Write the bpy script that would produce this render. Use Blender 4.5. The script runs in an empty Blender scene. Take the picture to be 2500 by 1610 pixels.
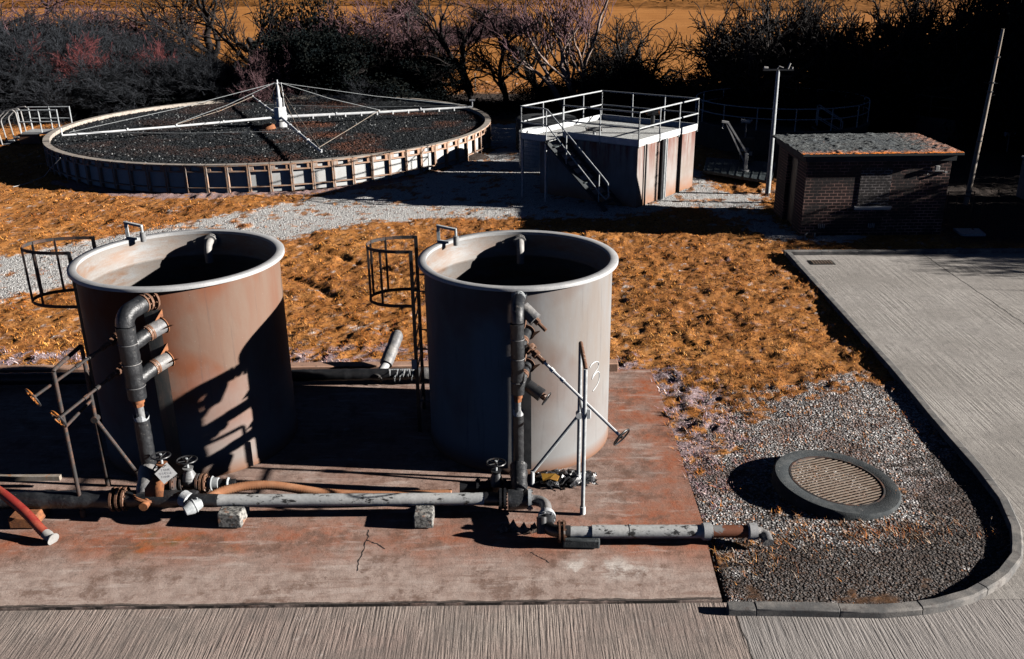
import bpy, math, random
import numpy as np
from mathutils import Vector, Matrix
R_ = math.radians
scene = bpy.context.scene
COL = scene.collection

# ------------------------------------------------------------------ camera
PITCH, ROLL, HCAM, FPX = R_(21.385), R_(-0.6495), 7.0, 2258.9
cam = bpy.data.objects.new('camera', bpy.data.cameras.new('camera')); COL.objects.link(cam)
cam.data.sensor_width = 36.0; cam.data.lens = FPX / 2500 * 36
cam.data.clip_start = .1; cam.data.clip_end = 2000
_cp, _sp = math.cos(PITCH), math.sin(PITCH); _c, _s = math.cos(ROLL), math.sin(ROLL)
_f = Vector((0, _cp, -_sp)); _rt = Vector((1, 0, 0)); _up = Vector((0, _sp, _cp))
CR = _c*_rt + _s*_up; CU = -_s*_rt + _c*_up
cam.matrix_world = Matrix(((CR.x, CU.x, -_f.x, 0), (CR.y, CU.y, -_f.y, 0), (CR.z, CU.z, -_f.z, HCAM), (0, 0, 0, 1)))
scene.camera = cam

# ------------------------------------------------------------------ light
SUN_EL = R_(16.7); sa = math.atan2(-.105, .99)
SD = Vector((math.cos(SUN_EL)*math.cos(sa), math.cos(SUN_EL)*math.sin(sa), math.sin(SUN_EL)))
w = bpy.data.worlds.new('World'); scene.world = w; w.use_nodes = True
nt = w.node_tree; nt.nodes.clear()
sky = nt.nodes.new('ShaderNodeTexSky'); sky.sky_type = 'NISHITA'; sky.sun_disc = False
sky.sun_elevation = SUN_EL; sky.sun_rotation = math.atan2(SD.x, SD.y)
sky.altitude = 2500; sky.air_density = .09; sky.dust_density = 0; sky.ozone_density = 2.5
bg = nt.nodes.new('ShaderNodeBackground'); bg.inputs['Strength'].default_value = .05
wo = nt.nodes.new('ShaderNodeOutputWorld')
nt.links.new(sky.outputs[0], bg.inputs[0]); nt.links.new(bg.outputs[0], wo.inputs[0])
sl = bpy.data.lights.new('sun', 'SUN'); sl.energy = 5; sl.angle = R_(.5); sl.color = (1, .95, .89)
so = bpy.data.objects.new('sun', sl); COL.objects.link(so)
so.rotation_euler = SD.to_track_quat('Z', 'Y').to_euler(); so.location = (30, -5, 30)
scene.view_settings.view_transform = 'Standard'; scene.view_settings.look = 'None'
scene.view_settings.exposure = 1.45; scene.view_settings.gamma = 1
scene.cycles.diffuse_bounces = 0; scene.cycles.max_bounces = 6
scene.render.resolution_x = 1024; scene.render.resolution_y = 659

K = 2500/2391
def ray(x, y):
    return _f + CR*((x*K-1250)/FPX) - CU*((y*K-805)/FPX)
def G(x, y, z=0.):            # where the sight line of the survey photograph meets height z
    d = ray(x, y); t = (z-HCAM)/d.z; return Vector((d.x*t, d.y*t, z))
def AT(x, y, Y):
    d = ray(x, y); t = Y/d.y; return Vector((d.x*t, Y, HCAM+d.z*t))

# ------------------------------------------------------------------ materials
def srgb(r, g, b):
    f = lambda v: (v/255/12.92) if v/255 <= .04045 else ((v/255+.055)/1.055)**2.4
    return (f(r), f(g), f(b))
class NT:
    def __init__(s, name):
        s.m = bpy.data.materials.new(name); s.m.use_nodes = True; s.t = s.m.node_tree; s.n = s.t.nodes
        s.b = s.n['Principled BSDF']; s.tc = s.n.new('ShaderNodeTexCoord')
    def L(s, a, b): s.t.links.new(a, b)
    def mapp(s, sc=(1, 1, 1), src=None, rot=(0, 0, 0)):
        m = s.n.new('ShaderNodeMapping'); m.inputs['Scale'].default_value = sc; m.inputs['Rotation'].default_value = rot
        s.L(src or s.tc.outputs['Object'], m.inputs[0]); return m.outputs[0]
    def noise(s, scale, detail=4, rough=.6, v=None, dist=0):
        n = s.n.new('ShaderNodeTexNoise'); n.inputs['Scale'].default_value = scale; n.inputs['Detail'].default_value = detail
        n.inputs['Roughness'].default_value = rough; n.inputs['Distortion'].default_value = dist
        s.L(v or s.tc.outputs['Object'], n.inputs['Vector']); return n.outputs['Fac']
    def voro(s, scale, v=None, feature='F1', out='Distance'):
        n = s.n.new('ShaderNodeTexVoronoi'); n.feature = feature; n.inputs['Scale'].default_value = scale
        s.L(v or s.tc.outputs['Object'], n.inputs['Vector']); return n.outputs[out]
    def ramp(s, f, a, b, c0=0., c1=1.):
        r = s.n.new('ShaderNodeMapRange'); r.inputs[1].default_value = a; r.inputs[2].default_value = b
        r.inputs[3].default_value = c0; r.inputs[4].default_value = c1; s.L(f, r.inputs[0]); return r.outputs[0]
    def mix(s, f, a, b, mode='MIX'):
        m = s.n.new('ShaderNodeMix'); m.data_type = 'RGBA'; m.blend_type = mode; m.clamp_factor = True
        for v, i in ((f, 0), (a, 6), (b, 7)):
            if isinstance(v, (int, float)): m.inputs[i].default_value = v
            elif isinstance(v, tuple): m.inputs[i].default_value = (*v[:3], 1)
            else: s.L(v, m.inputs[i])
        return m.outputs[2]
    def math(s, op, a, b=0.):
        m = s.n.new('ShaderNodeMath'); m.operation = op
        for v, i in ((a, 0), (b, 1)):
            if isinstance(v, (int, float)): m.inputs[i].default_value = v
            else: s.L(v, m.inputs[i])
        return m.outputs[0]
    def sep(s, v=None):
        x = s.n.new('ShaderNodeSeparateXYZ'); s.L(v or s.tc.outputs['Object'], x.inputs[0]); return x.outputs
    def attr(s, name, o='Color'):
        a = s.n.new('ShaderNodeAttribute'); a.attribute_name = name; return a.outputs[o]
    def bump(s, h, strength=.5, dist=.02, prev=None):
        b = s.n.new('ShaderNodeBump'); b.inputs['Strength'].default_value = strength; b.inputs['Distance'].default_value = dist
        s.L(h, b.inputs['Height'])
        if prev is not None: s.L(prev, b.inputs['Normal'])
        return b.outputs[0]
    def out(s, col, rough=.8, nrm=None, metal=0., spec=.35):
        for v, k in ((col, 'Base Color'), (rough, 'Roughness'), (metal, 'Metallic'), (spec, 'Specular IOR Level')):
            if isinstance(v, tuple): s.b.inputs[k].default_value = (*v[:3], 1)
            elif isinstance(v, (int, float)): s.b.inputs[k].default_value = v
            else: s.L(v, s.b.inputs[k])
        if nrm is not None: s.L(nrm, s.b.inputs['Normal'])
        return s.m
def worn(name, a, b, scale=4, th=(.45, .62), rough=.6, metal=0., spec=.35, bump=.25, bscale=60, c=None, cth=(.6, .66), cscale=9, stretch=(1, 1, 1), bd=.004):
    t = NT(name); v = t.mapp(stretch)
    f = t.ramp(t.noise(scale, 6, .65, v), *th)
    col = t.mix(f, a, b)
    if c is not None: col = t.mix(t.ramp(t.noise(cscale, 7, .7, v), *cth), col, c)
    fine = t.noise(bscale, 4, .6)
    col = t.mix(.35, col, t.mix(t.ramp(fine, .3, .7), (.35, .35, .35), (1, 1, 1)), 'MULTIPLY')
    return t.out(col, t.ramp(fine, .2, .8, rough-.12, min(1, rough+.12)), t.bump(fine, bump, bd), metal, spec)

m_galv = worn('galvanised_steel', (.30, .32, .33), (.42, .44, .45), 14, rough=.45, c=(.16, .10, .07), cth=(.63, .72))
m_white = worn('white_paint', (.50, .52, .54), (.62, .63, .63), 6, rough=.55, c=(.25, .13, .07), cth=(.64, .72))
m_dark = worn('black_paint', (.012, .014, .017), (.025, .027, .03), 8, rough=.5, c=(.06, .03, .02), cth=(.62, .7))
m_dkrust = worn('dark_rusty_steel', (.03, .028, .028), (.07, .04, .03), 10, rough=.7, c=(.14, .06, .03), cth=(.55, .68))
m_rust = worn('rusty_iron', (.11, .052, .03), (.19, .10, .06), 14, rough=.8, c=(.32, .3, .28), cth=(.58, .66), cscale=14)
m_orust = worn('orange_rust', (.26, .10, .04), (.15, .06, .03), 18, rough=.85, bump=.5)
m_wrap = worn('black_pipe_wrap', (.012, .0135, .016), (.026, .028, .031), 6, rough=.45, spec=.5, c=(.13, .12, .11), cth=(.62, .68), cscale=18, bump=.6, bscale=22, bd=.012)
m_grey = worn('grey_plastic', (.17, .175, .18), (.22, .22, .22), 5, rough=.5, c=(.05, .045, .04), cth=(.55, .66), cscale=7, stretch=(1, 3, 3))
m_dirty = worn('grimy_pale_paint', (.36, .37, .37), (.44, .44, .43), 3, rough=.5, c=(.03, .03, .03), cth=(.56, .61), cscale=11, stretch=(.5, 1, 1), bump=.3, bscale=30)
m_tape = worn('white_tape', (.36, .38, .40), (.46, .46, .46), 20, rough=.6, bump=.5, bscale=30, bd=.01)
m_gwrap = worn('grey_foil_wrap', (.13, .13, .135), (.22, .21, .20), 4, rough=.5, bump=.5, bscale=18, bd=.02)
m_block = worn('speckled_concrete', (.05, .05, .05), (.30, .29, .27), 22, th=(.42, .58), rough=.95, c=(.35, .16, .08), cth=(.58, .68), bump=.8, bscale=70, bd=.01)
m_kerb = worn('kerb_concrete', (.11, .108, .106), (.22, .205, .19), 3, rough=.95, c=(.10, .085, .08), cth=(.54, .66), bump=.6, bd=.006)
m_ringc = worn('mossy_concrete', (.028, .034, .038), (.055, .06, .062), 8, rough=.95, c=(.26, .24, .22), cth=(.66, .7), cscale=16, bump=.8, bd=.01)
m_panel = worn('stained_panel_concrete', (.42, .43, .43), (.38, .37, .35), 2.2, rough=.85, c=(.26, .13, .07), cth=(.6, .72), cscale=3, bump=.3)
m_panelrib = worn('rusty_panel_rib', (.35, .20, .125), (.33, .29, .26), 5, rough=.85, c=(.12, .06, .04), cth=(.62, .7), bump=.4)
m_rimc = worn('filter_rim_concrete', (.34, .30, .26), (.24, .21, .18), 5, rough=.9)
m_slate = worn('dark_filter_stone', (.008, .009, .011), (.014, .015, .017), 3, rough=.65, spec=.5)
m_black = worn('cast_iron', (.010, .011, .013), (.02, .02, .022), 12, rough=.45, spec=.5, c=(.08, .045, .03), cth=(.64, .7))
m_tank_in = worn('tank_lining', (.20, .18, .165), (.19, .125, .09), 1.3, rough=.6, c=(.22, .22, .22), cth=(.5, .65), cscale=1.5, stretch=(1, 1, 4), bump=.1)
m_rim = worn('tank_rim_grp', (.34, .345, .35), (.40, .40, .40), 4, rough=.5, bump=.2, c=(.20, .19, .18), cth=(.6, .68), cscale=20)
m_cable = worn('pale_cable', (.3, .3, .3), (.4, .4, .4), 5)
m_yellow = worn('yellow_plastic', (.30, .16, .02), (.25, .12, .02), 12, bump=.4)
m_sheet = worn('torn_black_sheet', (.014, .015, .018), (.03, .03, .033), 9, rough=.3, spec=.6, bump=.6, bscale=12, bd=.03)
m_lamp = worn('pale_fitting', (.30, .29, .28), (.24, .23, .22), 8)
m_brown = worn('brown_painted_metal', (.13, .07, .045), (.09, .05, .035), 6)
m_blue = worn('dark_metal_deck', (.03, .04, .045), (.08, .095, .10), 2.5, rough=.5, stretch=(4, .4, 1))
m_pole = worn('weathered_pole', (.24, .20, .16), (.32, .29, .26), 5, rough=.9, c=(.3, .13, .05), cth=(.55, .64), cscale=2.5, stretch=(2, 2, .5))
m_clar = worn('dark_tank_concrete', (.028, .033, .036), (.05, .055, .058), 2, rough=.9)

def tank_mat(name, centre, edge, mid, low):
    t = NT(name); v = t.mapp((1.2, 1.2, .28)); x = t.sep()
    col = t.mix(t.ramp(t.noise(1.1, 5, .6, v), .35, .62), centre, edge)
    col = t.mix(t.ramp(t.noise(.9, 3, .5, t.mapp((1, 1, .8))), .5, .68), col, mid)
    hz = t.ramp(t.math('ADD', x[2], t.ramp(t.noise(1.3, 4), .3, .7, -.35, .35)), .5, 1.7)
    col = t.mix(t.math('MULTIPLY', t.ramp(hz, 1, .0), .75), col, low)
    col = t.mix(t.ramp(x[2], .22, .02), col, (.16, .085, .055))
    st = t.noise(5, 6, .7, t.mapp((3, 3, .15)))
    col = t.mix(t.ramp(st, .58, .75, 0, .45), col, (.05, .045, .045))
    col = t.mix(t.ramp(t.noise(70, 2), .72, .78), col, (.3, .28, .26))
    fine = t.noise(30, 4)
    return t.out(col, .6, t.bump(t.noise(3.5, 3), .12, .03, t.bump(fine, .1, .004)), 0, .07)
m_tankL = tank_mat('red_brown_tank_grp', (.135, .062, .040), (.145, .098, .075), (.150, .045, .018), (.185, .170, .160))
m_tankR = tank_mat('pale_tank_grp', (.190, .202, .212), (.172, .152, .138), (.135, .095, .080), (.19, .192, .192))

def brick_mat():
    t = NT('dark_red_brick'); v = t.mapp((1, 1, 1), rot=(R_(90), 0, 0)); b = t.n.new('ShaderNodeTexBrick')
    t.L(v, b.inputs['Vector'])
    for k, val in (('Scale', 1), ('Brick Width', .22), ('Row Height', .085), ('Mortar Size', .008), ('Bias', .1)): b.inputs[k].default_value = val
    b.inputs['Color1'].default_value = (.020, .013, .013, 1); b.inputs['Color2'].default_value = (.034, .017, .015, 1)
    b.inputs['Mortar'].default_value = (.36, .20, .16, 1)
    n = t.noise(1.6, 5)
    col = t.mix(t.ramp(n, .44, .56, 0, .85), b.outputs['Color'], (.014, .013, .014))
    return t.out(col, .9, t.bump(b.outputs['Fac'], .5, -.01, t.bump(t.noise(50), .3, .005)))
m_brick = brick_mat()
def patch_mat():
    t = NT('patched_brickwork'); b = t.n.new('ShaderNodeTexBrick'); t.L(t.mapp((1, 1, 1), rot=(R_(90), 0, 0)), b.inputs['Vector'])
    for k, val in (('Scale', 1), ('Brick Width', .19), ('Row Height', .075), ('Mortar Size', .010)): b.inputs[k].default_value = val
    b.inputs['Color1'].default_value = (.022, .020, .021, 1); b.inputs['Color2'].default_value = (.035, .028, .027, 1); b.inputs['Mortar'].default_value = (.24, .21, .2, 1)
    col = t.mix(t.ramp(t.noise(5, 6, .7), .45, .58, 0, .9), b.outputs['Color'], (.022, .02, .02))
    return t.out(col, .9, t.bump(b.outputs['Fac'], .5, -.01))
def roof_mat():
    t = NT('mossy_felt_roof'); x = t.sep()
    n = t.noise(14, 7, .75); big = t.noise(1.3, 4)
    col = t.mix(t.ramp(n, .44, .56), (.014, .018, .022), (.11, .12, .12))
    col = t.mix(t.ramp(big, .5, .62, 0, .8), col, (.05, .06, .068))
    # lichen along the front and right edges
    e = t.math('ADD', t.ramp(x[1], .62, .0, 0, 1), t.ramp(x[0], 3.2, 4.4, 0, .8))
    e = t.math('ADD', e, t.ramp(t.noise(6, 6, .7), .3, .7, -.55, .35))
    col = t.mix(t.ramp(e, .15, .7), col, t.mix(t.ramp(n, .45, .55), (.10, .05, .03), (.42, .19, .12)))
    col = t.mix(t.ramp(t.math('ADD', x[1], t.ramp(n, .3, .7, -.1, .1)), .2, .08), col, (.60, .16, .008))
    return t.out(col, .95, t.bump(n, 1, .04))
m_roof = roof_mat()

def concrete(name, a, b, ridged=1., dx=30, ysc=1.6, lo=.35, hi=.65, pmin=.3, grey=None, dark=(.07, .065, .062), gap=None, stain=False):
    t = NT(name); x = t.sep()
    n1 = t.noise(.55, 6, .6); n2 = t.noise(7, 6, .7); fine = t.noise(45, 5, .75); sp = t.noise(16, 7, .88, t.mapp((1, .8, 1)))
    col = t.mix(t.ramp(n1, .38, .62), a, b)
    col = t.mix(t.ramp(n2, .5, .66, 0, .55), col, t.mix(.5, b, dark))
    col = t.mix(t.ramp(sp, .565, .63, 0, .75), col, dark)
    col = t.mix(t.ramp(t.noise(120, 3, .7), .60, .68, 0, .7), col, dark); col = t.mix(t.ramp(t.noise(2.2, 8, .72), .50, .60, 0, .6 if stain else .38), col, t.mix(.5, a, dark)); col = t.mix(t.ramp(t.noise(3.1, 7, .75), .60, .66, 0, .5), col, (.42, .37, .34)); col = t.mix(t.ramp(t.noise(9, 7, .85), .60, .65, 0, .85), col, dark)
    if stain:
        col = t.mix(t.ramp(t.math('ADD', x[1], t.ramp(t.noise(1.3, 5), .3, .7, -.35, .35)), 10.1, 9.5, 0, .8), col, t.mix(t.ramp(n2, .4, .65), (.40, .32, .28), (.27, .20, .17)))
        r = t.noise(1.4, 6, .65)
        # rust washed from the tank foot and the pipe joints towards the right and front
        near = t.math('ADD', t.ramp(x[0], .6, 2.3, 0, .62), t.ramp(t.math('ABSOLUTE', t.math('SUBTRACT', x[1], 10.35)), .95, 0, 0, .72))
        k = t.ramp(t.math('ADD', near, t.ramp(r, .35, .65, -.35, .35)), .25, .8)
        k = t.math('MULTIPLY', k, t.ramp(x[1], 9.5, 10.1)); k = t.math('MULTIPLY', k, t.ramp(x[1], 11.5, 14.5, .8, 1))
        col = t.mix(k, col, t.mix(t.ramp(n2, .4, .6), (.30, .085, .035), (.30, .135, .085)))
        gr = t.math('MULTIPLY', t.ramp(t.noise(1.1, 4), .5, .62), t.ramp(t.math('ABSOLUTE', t.math('SUBTRACT', x[1], 10.25)), .45, .15))
        gr = t.math('MULTIPLY', gr, t.math('MULTIPLY', t.ramp(x[0], -3.2, -3.8), t.ramp(x[0], -5.6, -5.0))); gr = t.math('MULTIPLY', gr, .75)
        col = t.mix(gr, col, t.mix(t.ramp(t.noise(2.3), .45, .55), (.10, .085, .03), (.36, .09, .015)))
        # pale lime splash near the lower pipe
        pl = t.math('MULTIPLY', t.ramp(t.math('ABSOLUTE', t.math('SUBTRACT', x[1], 9.62)), .3, .05), t.math('MULTIPLY', t.ramp(x[0], .5, .7), t.ramp(x[0], 2.0, 1.3)))
        pl = t.math('MULTIPLY', pl, t.ramp(t.noise(2.6, 5), .44, .55)); col = t.mix(pl, col, (.55, .50, .46))
        col = t.mix(t.ramp(t.noise(1.7, 8, .78), .52, .60, 0, .7), col, (.13, .075, .055))
        # broom marks
        col = t.mix(t.ramp(t.noise(6, 7, .75, t.mapp((.22, 1.6, 1))), .52, .64, 0, .5), col, (.16, .085, .06)); col = t.mix(t.ramp(t.noise(4, 6, .7, t.mapp((.3, 1.4, 1))), .54, .66, 0, .5), col, (.46, .38, .34))
        br = t.noise(8, 4, .6, t.mapp((.25, 6, 1)))
        nb = t.bump(br, .25, .01, t.bump(fine, .6, .008))
        nb = t.bump(t.noise(5, 5), .3, .03, nb)
    else:
        rid = t.noise(1, 2, .5, t.mapp((dx, ysc, 1)), .12)
        rid2 = t.noise(1, 3, .5, t.mapp((dx*.6, 3, 1)))
        hgt = t.math('MULTIPLY', t.ramp(rid, lo, hi), t.ramp(t.noise(.9, 3), .42, .62, pmin, 1)); hgt = t.math('MULTIPLY', hgt, t.ramp(t.noise(30, 5, .8), .3, .6, .35, 1))
        col = t.mix(t.ramp(hgt, .25, 0, 0, .45*ridged), col, dark)
        nb = t.bump(hgt, .9*ridged, .014, t.bump(rid2, .4, .012, t.bump(fine, .7, .008)))
    if grey: col = t.mix(t.ramp(x[0], grey-.01, grey+.01, 0, .75), col, t.mix(t.ramp(n1, .4, .6), (.17, .165, .16), (.26, .245, .235)))
    if gap: 
        for ax, p_, wd in gap:
            d = t.math('ABSOLUTE', t.math('ADD', t.math('SUBTRACT', x[ax], p_), t.ramp(t.noise(2.5, 4), .3, .7, -.02, .02)))
            col = t.mix(t.ramp(d, wd, wd*.4, 0, .92), col, (.012, .012, .012))
    return t.out(col, .95, nb, 0, .2)
m_pad = concrete('rust_stained_pad_concrete', (.27, .165, .13), (.34, .245, .205), stain=True, dark=(.05, .035, .03), gap=[(1, 8.995, .022), (1, 9.02, .01)])
m_road = concrete('ridged_road_concrete', (.26, .20, .175), (.29, .245, .215), .95, 40, grey=2.56, gap=[(0, 2.56, .012)])
m_yard = concrete('ridged_yard_concrete', (.29, .268, .245), (.36, .335, .31), .38, 17, .35, .42, .58, .05, gap=[(0, 10.62, .02), (1, 17.2, .0)])

def ground_mat():
    t = NT('turf_and_gravel'); A = t.sep(t.attr('mask'))   # x gravel, y litter, z dark ground: wet soil, hedge litter, painted shade
    g1 = t.noise(2.2, 6, .7); g2 = t.noise(14, 6, .75); g3 = t.noise(60, 4, .75, t.mapp((.7, 1.4, 1)))
    grass = t.mix(t.ramp(g1, .38, .62), (.36, .14, .03), (.50, .23, .075))
    grass = t.mix(t.ramp(t.noise(.33, 5, .65), .42, .6, .5, 0), grass, (.24, .085, .024)); grass = t.mix(t.ramp(t.noise(3.6, 6, .75), .60, .66, 0, .8), grass, (.30, .22, .21))
    grass = t.mix(t.ramp(g2, .5, .62), grass, (.09, .03, .012))
    grass = t.mix(t.ramp(g2, .42, .3), grass, (.42, .21, .08))
    grass = t.mix(t.ramp(g3, .6, .7, 0, .8), grass, (.05, .022, .01))
    vc = t.voro(26, out='Color'); vd = t.voro(26, feature='F1')
    gs = t.sep(vc)
    peb = t.mix(t.ramp(gs[0], .15, .85), (.16, .155, .15), (.70, .69, .68))
    peb = t.mix(t.ramp(gs[1], .8, .95), peb, (.36, .17, .09))
    peb = t.mix(t.ramp(vd, .3, .75, 0, .9), peb, (.03, .028, .027))
    peb = t.mix(t.ramp(t.noise(1.1, 6, .7), .48, .62, 0, .85), peb, t.mix(t.ramp(g2, .45, .58), (.05, .035, .032), (.20, .13, .11)))
    pale = t.mix(t.ramp(t.noise(40, 5, .75), .42, .56), (.22, .215, .21), (.60, .59, .575)); pale = t.mix(t.ramp(t.noise(2.4, 6, .75), .60, .68), pale, (.34, .17, .10)); pale = t.mix(t.ramp(t.noise(9, 6, .8), .62, .68), pale, (.12, .10, .09)); yy = t.sep(); peb = t.mix(t.ramp(yy[1], 15.5, 16.5), peb, pale)
    lit = t.mix(t.ramp(g3, .42, .58), (.09, .06, .065), (.40, .30, .31))
    lit = t.mix(t.ramp(t.noise(3.2, 5), .55, .65), lit, (.40, .17, .04))
    dark_ground = t.mix(t.ramp(t.noise(38, 5, .8), .5, .66), (.022, .018, .016), (.16, .12, .10))
    col = t.mix(A[0], grass, peb); col = t.mix(A[1], col, lit); col = t.mix(A[2], col, dark_ground)
    h = t.mix(A[0], t.mix(.5, g2, g3), t.math('SUBTRACT', 1., vd))
    return t.out(col, 1., t.bump(h, .9, .03), 0, .1)
m_ground = ground_mat()
def field_mat():
    t = NT('stubble_field'); n = t.noise(.12, 5); s2 = t.noise(1.2, 6, .75, t.mapp((.35, 1.2, 1)))
    col = t.mix(t.ramp(n, .35, .65), (.30, .118, .026), (.40, .17, .045))
    col = t.mix(t.ramp(s2, .55, .7, 0, .6), col, (.22, .08, .02))
    return t.out(col, 1., t.bump(s2, .6, .12), 0, .1)
m_field = field_mat()
def blade_mat(name='dry_grass_blades'):
    t = NT(name); c = t.attr('tint'); col = t.mix(.25, c, t.mix(t.ramp(t.noise(9, 3), .3, .7), (.4, .4, .4), (1, 1, 1)), 'MULTIPLY')
    return t.out(col, .9, None, 0, .15)
m_blade = blade_mat()
m_stone = blade_mat('loose_stone')
def bark(name, a, b): return worn(name, a, b, 6, rough=.95, bump=.6, bscale=30, bd=.02, stretch=(1, 1, .3))
m_bark_d = bark('dark_bark', (.010, .008, .008), (.022, .016, .014))
m_bark_p = bark('pale_ash_bark', (.22, .16, .135), (.30, .23, .2))
m_bark_r = bark('red_twig_bark', (.12, .03, .034), (.19, .055, .052))
m_bark_b = bark('blue_grey_twig_bark', (.010, .013, .018), (.022, .024, .03))
m_bark_k = bark('pinkish_twig_bark', (.085, .045, .052), (.14, .075, .08))
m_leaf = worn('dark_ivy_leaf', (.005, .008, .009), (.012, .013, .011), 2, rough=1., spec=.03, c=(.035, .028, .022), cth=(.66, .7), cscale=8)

# ------------------------------------------------------------------ mesh helpers
class MB:
    def __init__(s): s.v = []; s.f = []
    def add(s, vs, fs):
        o = len(s.v); s.v += [tuple(p) for p in vs]; s.f += [tuple(o+i for i in f) for f in fs]; return s
    def box(s, c, d, rz=0., rot=None):
        c = Vector(c); h = Vector(d)/2; m = rot or Matrix.Rotation(rz, 3, 'Z')
        vs = [c + m @ Vector((h.x*i, h.y*j, h.z*k)) for i in (-1, 1) for j in (-1, 1) for k in (-1, 1)]
        return s.add(vs, [(0, 1, 3, 2), (4, 6, 7, 5), (0, 4, 5, 1), (2, 3, 7, 6), (0, 2, 6, 4), (1, 5, 7, 3)])
    def tube(s, pts, r, n=10, caps=True):
        pts = [Vector(p) for p in pts]; N = len(pts); rs = r if isinstance(r, (list, tuple)) else [r]*N
        vs = []; prev = None
        for i, p in enumerate(pts):
            t = (pts[min(i+1, N-1)]-pts[max(i-1, 0)])
            t = t.normalized() if t.length > 1e-9 else Vector((0, 0, 1))
            if prev is None: a = t.orthogonal().normalized()
            else:
                a = prev - t*prev.dot(t); a = a.normalized() if a.length > 1e-6 else t.orthogonal().normalized()
            prev = a; b = t.cross(a)
            vs += [p + (a*math.cos(2*math.pi*k/n) + b*math.sin(2*math.pi*k/n))*rs[i] for k in range(n)]
        fs = [(i*n+k, i*n+(k+1) % n, (i+1)*n+(k+1) % n, (i+1)*n+k) for i in range(N-1) for k in range(n)]
        if caps: fs += [tuple(range(n-1, -1, -1)), tuple((N-1)*n+k for k in range(n))]
        return s.add(vs, fs)
    def cyl(s, a, b, r, n=16): return s.tube([a, b], r, n)
    def bar(s, a, b, w, d, up=(0, 0, 1)):
        a, b = Vector(a), Vector(b); t = (b-a).normalized(); u = Vector(up)
        x = t.cross(u); x = x.normalized() if x.length > 1e-4 else t.orthogonal().normalized(); y = x.cross(t)
        vs = [p + x*i*w/2 + y*j*d/2 for p in (a, b) for i, j in ((-1, -1), (1, -1), (1, 1), (-1, 1))]
        return s.add(vs, [(3, 2, 1, 0), (4, 5, 6, 7)] + [(k, (k+1) % 4, 4+(k+1) % 4, 4+k) for k in range(4)])
    def lathe(s, prof, c=(0, 0, 0), n=96, a0=0., a1=2*math.pi, M=None):
        full = abs(a1-a0-2*math.pi) < 1e-6; m = n if full else n+1; c = Vector(c); vs = []
        for r, z in prof:
            for k in range(m):
                a = a0+(a1-a0)*k/n; p = Vector((r*math.cos(a), r*math.sin(a), z))
                vs.append(c + (M @ p if M else p))
        fs = []
        for i in range(len(prof)-1):
            for k in range(n):
                k2 = (k+1) % m; fs.append((i*m+k, i*m+k2, (i+1)*m+k2, (i+1)*m+k))
        return s.add(vs, fs)
    def torus(s, c, nrm, R, r, n=28, k=8):
        nrm = Vector(nrm).normalized(); a = nrm.orthogonal().normalized(); b = nrm.cross(a); c = Vector(c)
        vs = []
        for i in range(n):
            t = 2*math.pi*i/n; d = a*math.cos(t)+b*math.sin(t)
            for j in range(k):
                q = 2*math.pi*j/k; vs.append(c + d*(R+r*math.cos(q)) + nrm*r*math.sin(q))
        return s.add(vs, [(i*k+j, ((i+1) % n)*k+j, ((i+1) % n)*k+(j+1) % k, i*k+(j+1) % k) for i in range(n) for j in range(k)])
    def prism(s, poly, z0, z1):
        n = len(poly); vs = [(x, y, z0) for x, y in poly]+[(x, y, z1) for x, y in poly]
        return s.add(vs, [tuple(range(n-1, -1, -1)), tuple(range(n, 2*n))]+[(i, (i+1) % n, n+(i+1) % n, n+i) for i in range(n)])
    def build(s, name, mat, parent=None, smooth=True, bevel=0., loc=None, ang=35):
        o0 = parent_world(parent) if parent else Vector(loc or (0, 0, 0))
        me = bpy.data.meshes.new(name); me.from_pydata([(x-o0.x, y-o0.y, z-o0.z) for x, y, z in s.v], [], s.f)
        me.materials.append(mat); me.validate()
        if smooth: me.shade_smooth(); me.set_sharp_from_angle(angle=R_(ang))
        ob = bpy.data.objects.new(name, me); COL.objects.link(ob)
        if parent: ob.parent = parent
        else: ob.location = o0
        if bevel:
            md = ob.modifiers.new('bevel', 'BEVEL'); md.width = bevel; md.segments = 2; md.limit_method = 'ANGLE'; md.angle_limit = R_(40)
        return ob
def parent_world(p):
    v = Vector((0, 0, 0))
    while p: v += p.location; p = p.parent
    return v
def tag(o, label=None, cat=None, group=None, kind=None):
    for k, v in (('label', label), ('category', cat), ('group', group), ('kind', kind)):
        if v: o[k] = v
    return o
def thing(name, label, cat, loc=(0, 0, 0), group=None):
    o = bpy.data.objects.new(name, None); COL.objects.link(o); o.location = loc; o.empty_display_size = .2
    return tag(o, label, cat, group)
def struct(name, mb, mat, **k): return tag(mb.build(name, mat, **k), kind='structure')
def arc(c, u, v, r, a0, a1, n=8):
    c, u, v = Vector(c), Vector(u), Vector(v)
    return [c + (u*math.cos(a0+(a1-a0)*i/n) + v*math.sin(a0+(a1-a0)*i/n))*r for i in range(n+1)]
def flange(mb, c, d, r, t=.03, bolts=0):
    c, d = Vector(c), Vector(d).normalized(); mb.cyl(c-d*t/2, c+d*t/2, r, 24)
    a = d.orthogonal().normalized(); b = d.cross(a)
    for k in range(bolts):
        q = c+(a*math.cos(2*math.pi*k/bolts)+b*math.sin(2*math.pi*k/bolts))*r*.82
        mb.cyl(q-d*(t/2+.018), q+d*(t/2+.018), .012, 6)
    return mb

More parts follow.
